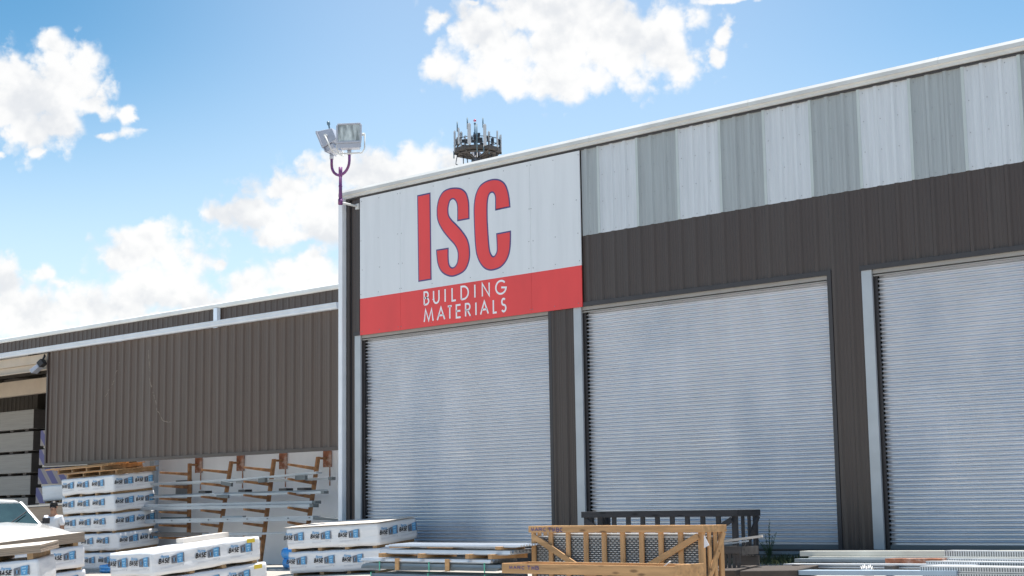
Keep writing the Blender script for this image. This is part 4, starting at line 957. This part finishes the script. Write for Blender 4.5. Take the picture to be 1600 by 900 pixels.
# ------------------------------------------------------------------ white pickup
tk = thing('pickup_truck', 'white pickup truck parked behind the tan boards at the left edge', 'truck', Matrix.Translation((-14.76,-4.20,-.04)) @ Matrix.Rotation(R(-1.5),4,'Z'))
def loft(mb, secs):
    rings = [[mb.bm.verts.new(p) for p in s] for s in secs]
    for a, b in zip(rings, rings[1:]):
        n = len(a)
        for i in range(n): mb.bm.faces.new([a[i],a[(i+1)%n],b[(i+1)%n],b[i]])
    mb.bm.faces.new(rings[0][::-1]); mb.bm.faces.new(rings[-1])
def sec(x, zt, zb, w, crown=.04):
    h = w/2
    return [(x,-h,zb),(x,-h-.02,zb+.3),(x,-h+.0,zt-.12),(x,-h+.12,zt-.015),(x,0,zt+crown),(x,h-.12,zt-.015),(x,h,zt-.12),(x,h+.02,zb+.3),(x,h,zb)]
mb = MB(); loft(mb, [sec(2.72,1.12,.48,1.74),sec(2.62,1.26,.45,1.84),sec(2.2,1.33,.45,1.90),sec(1.30,1.44,.45,1.94),sec(.9,1.42,.45,1.94)])
body = mb.build('body', M_TRUCK, tk, bevel=.02, smooth=True)
mb = MB(); loft(mb, [sec(.9,1.40,.45,1.94,.0),sec(-.95,1.38,.45,1.94,.0)]); mb.build('cab_base', M_TRUCK, tk, bevel=.02)
mb = MB(); loft(mb, [sec(-1.0,1.36,.55,1.94,.0),sec(-3.1,1.36,.55,1.94,.0)]); mb.build('cargo_bed', M_TRUCK, tk, bevel=.02)
# greenhouse: pillars and roof
def gh(x, z, y): return (x, y, z)
roof = [(.62,1.93,.66),(.40,1.97,.70),(-.75,1.97,.70),(-.95,1.90,.67)]
mb = MB(); loft(mb, [[(x,-w,z-.05),(x,-w+.06,z),(x,0,z+.03),(x,w-.06,z),(x,w,z-.05)] for x,z,w in roof]); mb.build('cab_roof', M_TRUCK, tk, bevel=.01, smooth=True)
base = {'A':(1.28,1.42,.82),'B':(-.05,1.40,.90),'C':(-.98,1.38,.90)}; topp = {'A':(.58,1.90,.68),'B':(-.10,1.93,.70),'C':(-.90,1.90,.69)}
for kx in 'ABC':
    for s in (-1,1):
        mb = MB(); b_, t_ = base[kx], topp[kx]; mb.beam((b_[0],s*b_[2],b_[1]-.05),(t_[0],s*t_[2],t_[1]),.07,.08); mb.build('pillar', M_TRUCK, tk, bevel=.01)
def quadglass(name, p, t=.012):
    mb = MB(); n = (Vector(p[1])-Vector(p[0])).cross(Vector(p[2])-Vector(p[0])).normalized()*t
    mb.hexa([Vector(q) for q in p]+[Vector(q)+n for q in p]); return mb.build(name, M_GLASSD, tk)
quadglass('windscreen', [(1.25,-.79,1.42),(1.25,.79,1.42),(.57,.65,1.91),(.57,-.65,1.91)])
for s in (-1,1):
    quadglass('side_window', [(1.15,s*.83,1.41),(-.02,s*.885,1.39),(-.07,s*.69,1.91),(.54,s*.675,1.89)]); quadglass('side_window', [(-.08,s*.885,1.39),(-.93,s*.885,1.37),(-.86,s*.685,1.88),(-.12,s*.69,1.91)])
quadglass('rear_window', [(-.99,-.8,1.37),(-.99,.8,1.37),(-.92,.6,1.87),(-.92,-.6,1.87)])
mb = MB()
for s in (-.55,.10): mb.beam((1.30,s,1.47),(.98,s+.52,1.70),.02,.02)
mb.build('wiper', M_BLACK, tk)
for s in (-1,1):
    mb = MB(); mb.tube([(1.02,s*.88,1.46),(1.02,s*1.02,1.48)], .025, 8); mb.box(.99,1.07,s*1.08-.075,s*1.08+.075,1.43,1.56); mb.build('side_mirror', M_BLACK, tk, bevel=.04)
    for x in (1.85,-1.95):
        mb = MB(); mb.tube([(x,s*.72,.37),(x,s*.97,.37)], .37, 24); w_ = mb.build('wheel', M_TYRE, tk)
        mb = MB(); mb.tube([(x,s*.968,.37),(x,s*.978,.37)], .22, 20); mb.build('rim', M_CHROME, w_)
    mb = MB(); mb.box(2.70,2.75,s*.72-.14,s*.72+.14,.86,1.04); mb.build('headlight', M_LENS, tk, bevel=.01)
mb = MB(); mb.box(2.70,2.755,-.55,.55,.80,1.05)
for i in range(6): mb.box(2.755,2.765,-.54,.54,.82+i*.04,.835+i*.04)
mb.build('grille', M_BARD, tk)
mb = MB(); mb.box(2.68,2.86,-.96,.96,.46,.66); mb.build('bumper', M_CHROME, tk, bevel=.03)
mb = MB(); mb.tube([(1.36,-.72,1.44),(1.38,-.72,1.66)], [.018,.008], 6); mb.build('marker_flag', M_BEAC, tk)

# ------------------------------------------------------------------ person beside the truck
def skin_obj(name, verts, edges, radii, m, parent, root=0, sub=2):
    me = bpy.data.meshes.new(name); me.from_pydata(verts, edges, []); o = bpy.data.objects.new(name, me); COL.objects.link(o); o.parent = parent
    sk = o.modifiers.new('s','SKIN'); sk.use_smooth_shade = True
    for i, r in enumerate(radii):
        d = me.skin_vertices[0].data[i]; d.radius = r if isinstance(r, tuple) else (r,r); d.use_root = (i == root)
    sb = o.modifiers.new('u','SUBSURF'); sb.levels = sub; sb.render_levels = sub
    me.materials.append(m); return o
ps = thing('person', 'person with short black hair in a white tee shirt standing behind the truck hood', 'person', Matrix.Translation((-14.62,-2.42,gz(-14.72,-2.47)+.04)) @ Matrix.Rotation(R(35),4,'Z'))
# local: faces -y
V_ = [(0,0,.96),(0,0,1.12),(0,-.005,1.30),(0,0,1.43),(0,0,1.50),(0,-.02,1.58),(0,-.035,1.68),
     (.17,.0,1.42),(.225,.01,1.16),(.20,-.10,.93),(.20,-.13,.84), (-.17,0,1.42),(-.235,.0,1.16),(-.21,-.12,.94),(-.21,-.15,.85),
     (.10,0,.90),(.11,-.01,.50),(.11,.03,.09),(.11,-.13,.04), (-.10,0,.90),(-.11,-.01,.50),(-.11,.03,.09),(-.11,-.13,.04)]
E_ = [(0,1),(1,2),(2,3),(3,4),(4,5),(5,6),(3,7),(7,8),(8,9),(9,10),(3,11),(11,12),(12,13),(13,14),(0,15),(15,16),(16,17),(17,18),(0,19),(19,20),(20,21),(21,22)]
r_ = [(.15,.10),(.14,.10),(.155,.11),(.10,.085),.055,(.075,.09),(.068,.085),.062,.042,.030,.028,.062,.042,.030,.028,.085,.058,.042,.035,.085,.058,.042,.035]
for hx, b0 in ((.20,10),(-.21,14)):
    hy, hz = V_[b0][1], V_[b0][2]
    for k, (dx, l) in enumerate(((-.030,.068),(-.010,.078),(.010,.074),(.030,.058))):
        n = len(V_); V_ += [(hx+dx*.8,hy-.01,hz-.035),(hx+dx,hy-.018,hz-.035-l*.5),(hx+dx,hy-.006+.0,hz-.035-l)]; E_ += [(b0,n),(n,n+1),(n+1,n+2)]; r_ += [.010,.009,.008]
    n = len(V_); sx = -1 if hx > 0 else 1; V_ += [(hx+sx*.035,hy-.02,hz-.02),(hx+sx*.05,hy-.04,hz-.055)]; E_ += [(b0,n),(n,n+1)]; r_ += [.011,.009]
bd = skin_obj('body', V_, E_, r_, M_SKIN, ps)
mb = MB()
bmesh.ops.create_icosphere(mb.bm, subdivisions=3, radius=1, matrix=Matrix.Translation((0,.005,1.705)) @ Matrix.Rotation(R(14),4,'X') @ Matrix.Diagonal((.088,.108,.098,1)))
for v in mb.bm.verts:
    if v.co.y < -.055 and v.co.z < 1.735: v.co.y = -.055
    v.co += v.normal*.004*mn.noise(v.co*40)
mb.build('hair', M_HAIR, bd, smooth=True)
mb = MB()
for s in (-1,1): bmesh.ops.create_icosphere(mb.bm, subdivisions=2, radius=1, matrix=Matrix.Translation((s*.032,-.118,1.655)) @ Matrix.Diagonal((.014,.008,.008,1)))
mb.box(-.03,.03,-.120,-.112,1.592,1.600); mb.build('eyes_and_mouth', M_HAIR, bd)
mb = MB(); mb.hexa([(-.016,-.118,1.615),(.016,-.118,1.615),(.010,-.10,1.615),(-.010,-.10,1.615),(-.006,-.118,1.655),(.006,-.118,1.655),(.006,-.10,1.655),(-.006,-.10,1.655)])
for s in (-1,1): mb.box(s*.082-.008,s*.082+.008,-.03,.01,1.625,1.685)
mb.build('nose_and_ears', M_SKIN, bd, bevel=.006)
skin_obj('tee_shirt', [(0,0,.90),(0,0,1.10),(0,-.005,1.30),(0,0,1.45),(.17,0,1.425),(.225,.01,1.22),(-.17,0,1.425),(-.235,0,1.22)], [(0,1),(1,2),(2,3),(3,4),(4,5),(3,6),(6,7)], [(.175,.125),(.165,.12),(.175,.13),(.105,.095),.078,.068,.078,.068], M_TEE, ps)
skin_obj('trousers', [(0,0,.95),(.10,0,.86),(.11,-.01,.50),(.11,.02,.10),(-.10,0,.86),(-.11,-.01,.50),(-.11,.02,.10)], [(0,1),(1,2),(2,3),(0,4),(4,5),(5,6)], [(.165,.12),.10,.075,.068,.10,.075,.068], M_JEAN, ps)

# ------------------------------------------------------------------ sky, sun, camera
CL = [ # (az, el, raz, rel, weight) filled below from directions of the clouds
(-60.62,14.31,1.87,1.64,1.00), (-59.46,16.09,0.80,0.87,1.00), (-59.10,15.06,1.34,1.32,1.00), (-60.16,13.56,2.10,0.71,1.00), (-57.84,13.39,1.01,0.27,0.85),
(-58.19,14.33,0.72,0.49,0.90), (-57.11,14.22,0.32,0.45,0.80), (-61.13,15.33,0.98,0.65,1.00), (-60.14,12.57,0.31,0.33,0.85), (-61.39,12.50,0.26,0.20,0.80),
(-62.35,14.19,1.51,1.52,1.00), (-40.58,16.61,4.17,1.63,1.00), (-43.93,17.01,1.49,1.13,1.00), (-43.47,15.82,2.28,0.82,1.00), (-38.18,16.87,2.26,1.62,1.00),
(-41.32,15.42,2.74,0.69,1.00), (-45.63,15.84,1.01,0.55,0.90), (-36.72,16.18,0.99,1.08,0.95), (-34.92,16.81,0.40,0.43,1.00), (-35.23,16.17,0.38,0.50,0.75),
(-45.90,17.65,0.41,0.54,0.90), (-34.81,18.06,1.29,0.20,0.90), (-44.45,18.33,0.48,0.16,0.80), (-41.03,17.87,3.84,1.12,1.00), (-46.84,12.48,2.02,0.78,1.00),
(-48.73,12.15,2.12,1.06,1.00), (-50.84,11.21,1.92,1.06,1.00), (-52.57,10.64,1.81,0.60,1.00), (-49.67,10.35,2.82,0.97,1.00), (-53.72,10.64,0.55,0.37,0.90),
(-46.85,11.28,3.55,1.62,1.00), (-51.29,9.83,1.98,0.46,0.80), (-55.74,9.17,1.95,0.95,1.00), (-56.49,9.83,1.03,0.54,1.00), (-53.93,8.88,0.50,0.37,0.90),
(-56.97,8.91,0.85,0.72,1.00), (-55.83,7.71,2.83,1.18,1.00), (-60.98,8.09,1.07,0.71,1.00), (-59.76,8.30,0.37,0.36,0.95), (-60.84,6.94,2.48,1.42,1.00),
(-58.04,7.22,1.88,1.04,0.95), (-59.10,8.01,0.35,0.27,0.75), (-56.26,6.84,2.70,0.91,0.90), (-62.14,7.83,1.70,1.32,1.00), (-50.82,8.45,1.81,0.83,1.00),
(-52.48,7.89,1.10,0.78,1.00), (-50.13,8.96,1.05,0.51,1.00), (-53.57,7.46,0.87,0.41,0.95), (-49.55,7.99,1.54,1.27,1.00), (-51.74,7.45,2.31,0.78,1.00)
]
SUN_EL, SUN_AZ = 81.5, -12.0
w = bpy.data.worlds.new('World'); SC.world = w; w.use_nodes = True
nt = w.node_tree; N = nt.nodes; L = nt.links; bg = N['Background']
sky = N.new('ShaderNodeTexSky'); sky.sky_type = 'NISHITA'; sky.sun_disc = False; sky.sun_elevation = R(SUN_EL); sky.sun_rotation = R(SUN_AZ); sky.air_density = 1.0; sky.dust_density = .4; sky.ozone_density = 1.6
tc = N.new('ShaderNodeTexCoord'); sp = N.new('ShaderNodeSeparateXYZ'); L.new(tc.outputs['Generated'], sp.inputs[0])
def math_(op, a, b=None, c=None):
    n = N.new('ShaderNodeMath'); n.operation = op
    for i, v in enumerate((a,b,c)):
        if v is None: continue
        if isinstance(v, (int,float)): n.inputs[i].default_value = v
        else: L.new(v, n.inputs[i])
    return n.outputs[0]
az = math_('MULTIPLY', math_('ARCTAN2', sp.outputs[0], sp.outputs[1]), 57.29578)
el = math_('MULTIPLY', math_('ARCSINE', sp.outputs[2]), 57.29578)
cb = N.new('ShaderNodeCombineXYZ'); L.new(az, cb.inputs[0]); L.new(el, cb.inputs[1])
def noise_(scale, detail, rough, off=0, out=0):
    mp = N.new('ShaderNodeMapping'); mp.inputs['Location'].default_value = (off,off*.7,off*.3); mp.inputs['Scale'].default_value = (1,1.25,1); L.new(cb.outputs[0], mp.inputs[0])
    n = N.new('ShaderNodeTexNoise'); n.noise_dimensions = '2D'; n.inputs['Scale'].default_value = scale; n.inputs['Detail'].default_value = detail; n.inputs['Roughness'].default_value = rough; L.new(mp.outputs[0], n.inputs['Vector']); return n.outputs[out]
nv = noise_(.55,5,.55,3.1,1)
vm = N.new('ShaderNodeVectorMath'); vm.operation = 'MULTIPLY_ADD'; L.new(nv, vm.inputs[0]); vm.inputs[1].default_value = (1.3,1.1,0); vm.inputs[2].default_value = (-.65,-.55,0)
va = N.new('ShaderNodeVectorMath'); va.operation = 'ADD'; L.new(cb.outputs[0], va.inputs[0]); L.new(vm.outputs[0], va.inputs[1])
P = va.outputs[0]
field = None
for a, e, ra, re, wt in CL:
    m = N.new('ShaderNodeVectorMath'); m.operation = 'MULTIPLY_ADD'; L.new(P, m.inputs[0]); m.inputs[1].default_value = (1/ra,1/re,0); m.inputs[2].default_value = (-a/ra,-e/re,0)
    ln = N.new('ShaderNodeVectorMath'); ln.operation = 'LENGTH'; L.new(m.outputs[0], ln.inputs[0])
    v = math_('SUBTRACT', wt, ln.outputs['Value'])
    field = v if field is None else math_('SMOOTH_MAX', field, v, .25)
def puffs_(dy):
    ad = N.new('ShaderNodeVectorMath'); ad.operation = 'ADD'; L.new(cb.outputs[0], ad.inputs[0]); ad.inputs[1].default_value = (0,dy,0)
    wob = N.new('ShaderNodeTexNoise'); wob.noise_dimensions = '2D'; wob.inputs['Scale'].default_value = 1.6; wob.inputs['Detail'].default_value = 5; wob.inputs['Roughness'].default_value = .62; L.new(ad.outputs[0], wob.inputs['Vector'])
    wv = N.new('ShaderNodeVectorMath'); wv.operation = 'MULTIPLY_ADD'; L.new(wob.outputs[1], wv.inputs[0]); wv.inputs[1].default_value = (.6,.6,.6); L.new(ad.outputs[0], wv.inputs[2])
    vo = N.new('ShaderNodeTexVoronoi'); vo.voronoi_dimensions = '2D'; vo.feature = 'F1'; vo.inputs['Scale'].default_value = .95; vo.inputs['Detail'].default_value = 1.5; vo.inputs['Roughness'].default_value = .55; vo.inputs['Lacunarity'].default_value = 2.3; L.new(wv.outputs[0], vo.inputs['Vector'])
    no = N.new('ShaderNodeTexNoise'); no.noise_dimensions = '2D'; no.inputs['Scale'].default_value = .8; no.inputs['Detail'].default_value = 6; no.inputs['Roughness'].default_value = .57; L.new(ad.outputs[0], no.inputs['Vector'])
    return math_('ADD', math_('MULTIPLY', math_('SUBTRACT', .90, vo.outputs['Distance']), .60), math_('MULTIPLY', math_('SUBTRACT', no.outputs[0], .5), 1.35))
p0 = puffs_(0); p1 = puffs_(.32)
dens = math_('ADD', field, p0)
mr = N.new('ShaderNodeMapRange'); mr.interpolation_type = 'SMOOTHSTEP'; L.new(dens, mr.inputs[0]); mr.inputs[1].default_value = -.16; mr.inputs[2].default_value = .56
alpha = math_('MULTIPLY', mr.outputs[0], .97)
# sunlit tops bright, undersides and thick middles a little greyer
sh1 = noise_(.40,3,.5,27.0)
lum = math_('ADD', math_('MULTIPLY', math_('SUBTRACT', p0, p1), .22), math_('MULTIPLY', math_('SUBTRACT', sh1, .5), .9))
CLV = 4.25
cc = N.new('ShaderNodeMix'); cc.data_type = 'RGBA'; cc.inputs[6].default_value = (CLV*.80,CLV*.82,CLV*.85,1); cc.inputs[7].default_value = (CLV,CLV*.995,CLV*.985,1)
mlc = N.new('ShaderNodeMapRange'); mlc.interpolation_type = 'SMOOTHSTEP'; L.new(lum, mlc.inputs[0]); mlc.inputs[1].default_value = -.24; mlc.inputs[2].default_value = .08; L.new(mlc.outputs[0], cc.inputs[0])
# blue of the sky
def ramp_(v, a, b, lo, hi):
    n = N.new('ShaderNodeMapRange'); n.interpolation_type = 'SMOOTHSTEP'; L.new(v, n.inputs[0]); n.inputs[1].default_value = a; n.inputs[2].default_value = b; n.inputs[3].default_value = lo; n.inputs[4].default_value = hi; return n.outputs[0]
deep = math_('MULTIPLY', ramp_(el, 3, 22, .93, .82), math_('SUBTRACT', 1, math_('MULTIPLY', ramp_(az, -48, -63, 0, .10), ramp_(el, 9, 19, 0, 1))))
tint = N.new('ShaderNodeMix'); tint.data_type = 'RGBA'; tint.blend_type = 'MULTIPLY'; tint.inputs[0].default_value = 1; L.new(sky.outputs[0], tint.inputs[6]); tint.inputs[7].default_value = (.985,.968,.885,1)
crn = math_('MULTIPLY', math_('ADD', ramp_(az, -46, -62, 0, .95), ramp_(az, -38, -24, 0, .55)), ramp_(el, 8, 18.5, 0, 1))
tn2 = N.new('ShaderNodeMix'); tn2.data_type = 'RGBA'; tn2.blend_type = 'MULTIPLY'; L.new(crn, tn2.inputs[0]); L.new(tint.outputs[2], tn2.inputs[6]); tn2.inputs[7].default_value = (.30,.66,.84,1)
hs = N.new('ShaderNodeHueSaturation'); hs.inputs['Saturation'].default_value = 1.05; L.new(deep, hs.inputs['Value']); L.new(tn2.outputs[2], hs.inputs['Color'])
hz = N.new('ShaderNodeMix'); hz.data_type = 'RGBA'; L.new(ramp_(el, 0, 17, .66, .10), hz.inputs[0]); L.new(hs.outputs[0], hz.inputs[6]); hz.inputs[7].default_value = (2.75,3.25,3.60,1)
mxs = N.new('ShaderNodeMix'); mxs.data_type = 'RGBA'; L.new(alpha, mxs.inputs[0]); L.new(hz.outputs[2], mxs.inputs[6]); L.new(cc.outputs[2], mxs.inputs[7])
L.new(mxs.outputs[2], bg.inputs['Color']); bg.inputs['Strength'].default_value = .12
sd = bpy.data.lights.new('Sun','SUN'); sd.energy = 4.2; sd.angle = R(.53); sd.color = (1,.955,.89)
so = bpy.data.objects.new('Sun', sd); COL.objects.link(so)
d = Vector((math.sin(R(SUN_AZ))*math.cos(R(SUN_EL)), math.cos(R(SUN_AZ))*math.cos(R(SUN_EL)), math.sin(R(SUN_EL))))
so.rotation_euler = d.to_track_quat('Z','Y').to_euler(); so.location = (0,0,40)

cd = bpy.data.cameras.new('Camera'); co = bpy.data.objects.new('Camera', cd); COL.objects.link(co); SC.camera = co
cd.sensor_width = 36; cd.lens = 2460.62/1600*36; cd.clip_end = 6000; cd.clip_start = .1
yaw, pitch, roll = -.7524, .1395, -.0147
fw = Vector((math.sin(yaw),math.cos(yaw),0)); rt = Vector((math.cos(yaw),-math.sin(yaw),0)); up = Vector((0,0,1))
F = fw*math.cos(pitch)+up*math.sin(pitch); U = up*math.cos(pitch)-fw*math.sin(pitch)
R2 = rt*math.cos(roll)+U*math.sin(roll); U2 = U*math.cos(roll)-rt*math.sin(roll)
co.matrix_world = Matrix(((R2.x,U2.x,-F.x,18.3002),(R2.y,U2.y,-F.y,-21.9656),(R2.z,U2.z,-F.z,1.5596),(0,0,0,1)))
cd.dof.use_dof = True; cd.dof.focus_distance = 31; cd.dof.aperture_fstop = 5.6
vs = SC.view_settings; vs.view_transform = 'Standard'; vs.look = 'None'; vs.exposure = 1.0; vs.gamma = 1; vs.use_curve_mapping = False
SC.render.engine = 'CYCLES'; SC.cycles.max_bounces = 6; SC.cycles.diffuse_bounces = 4
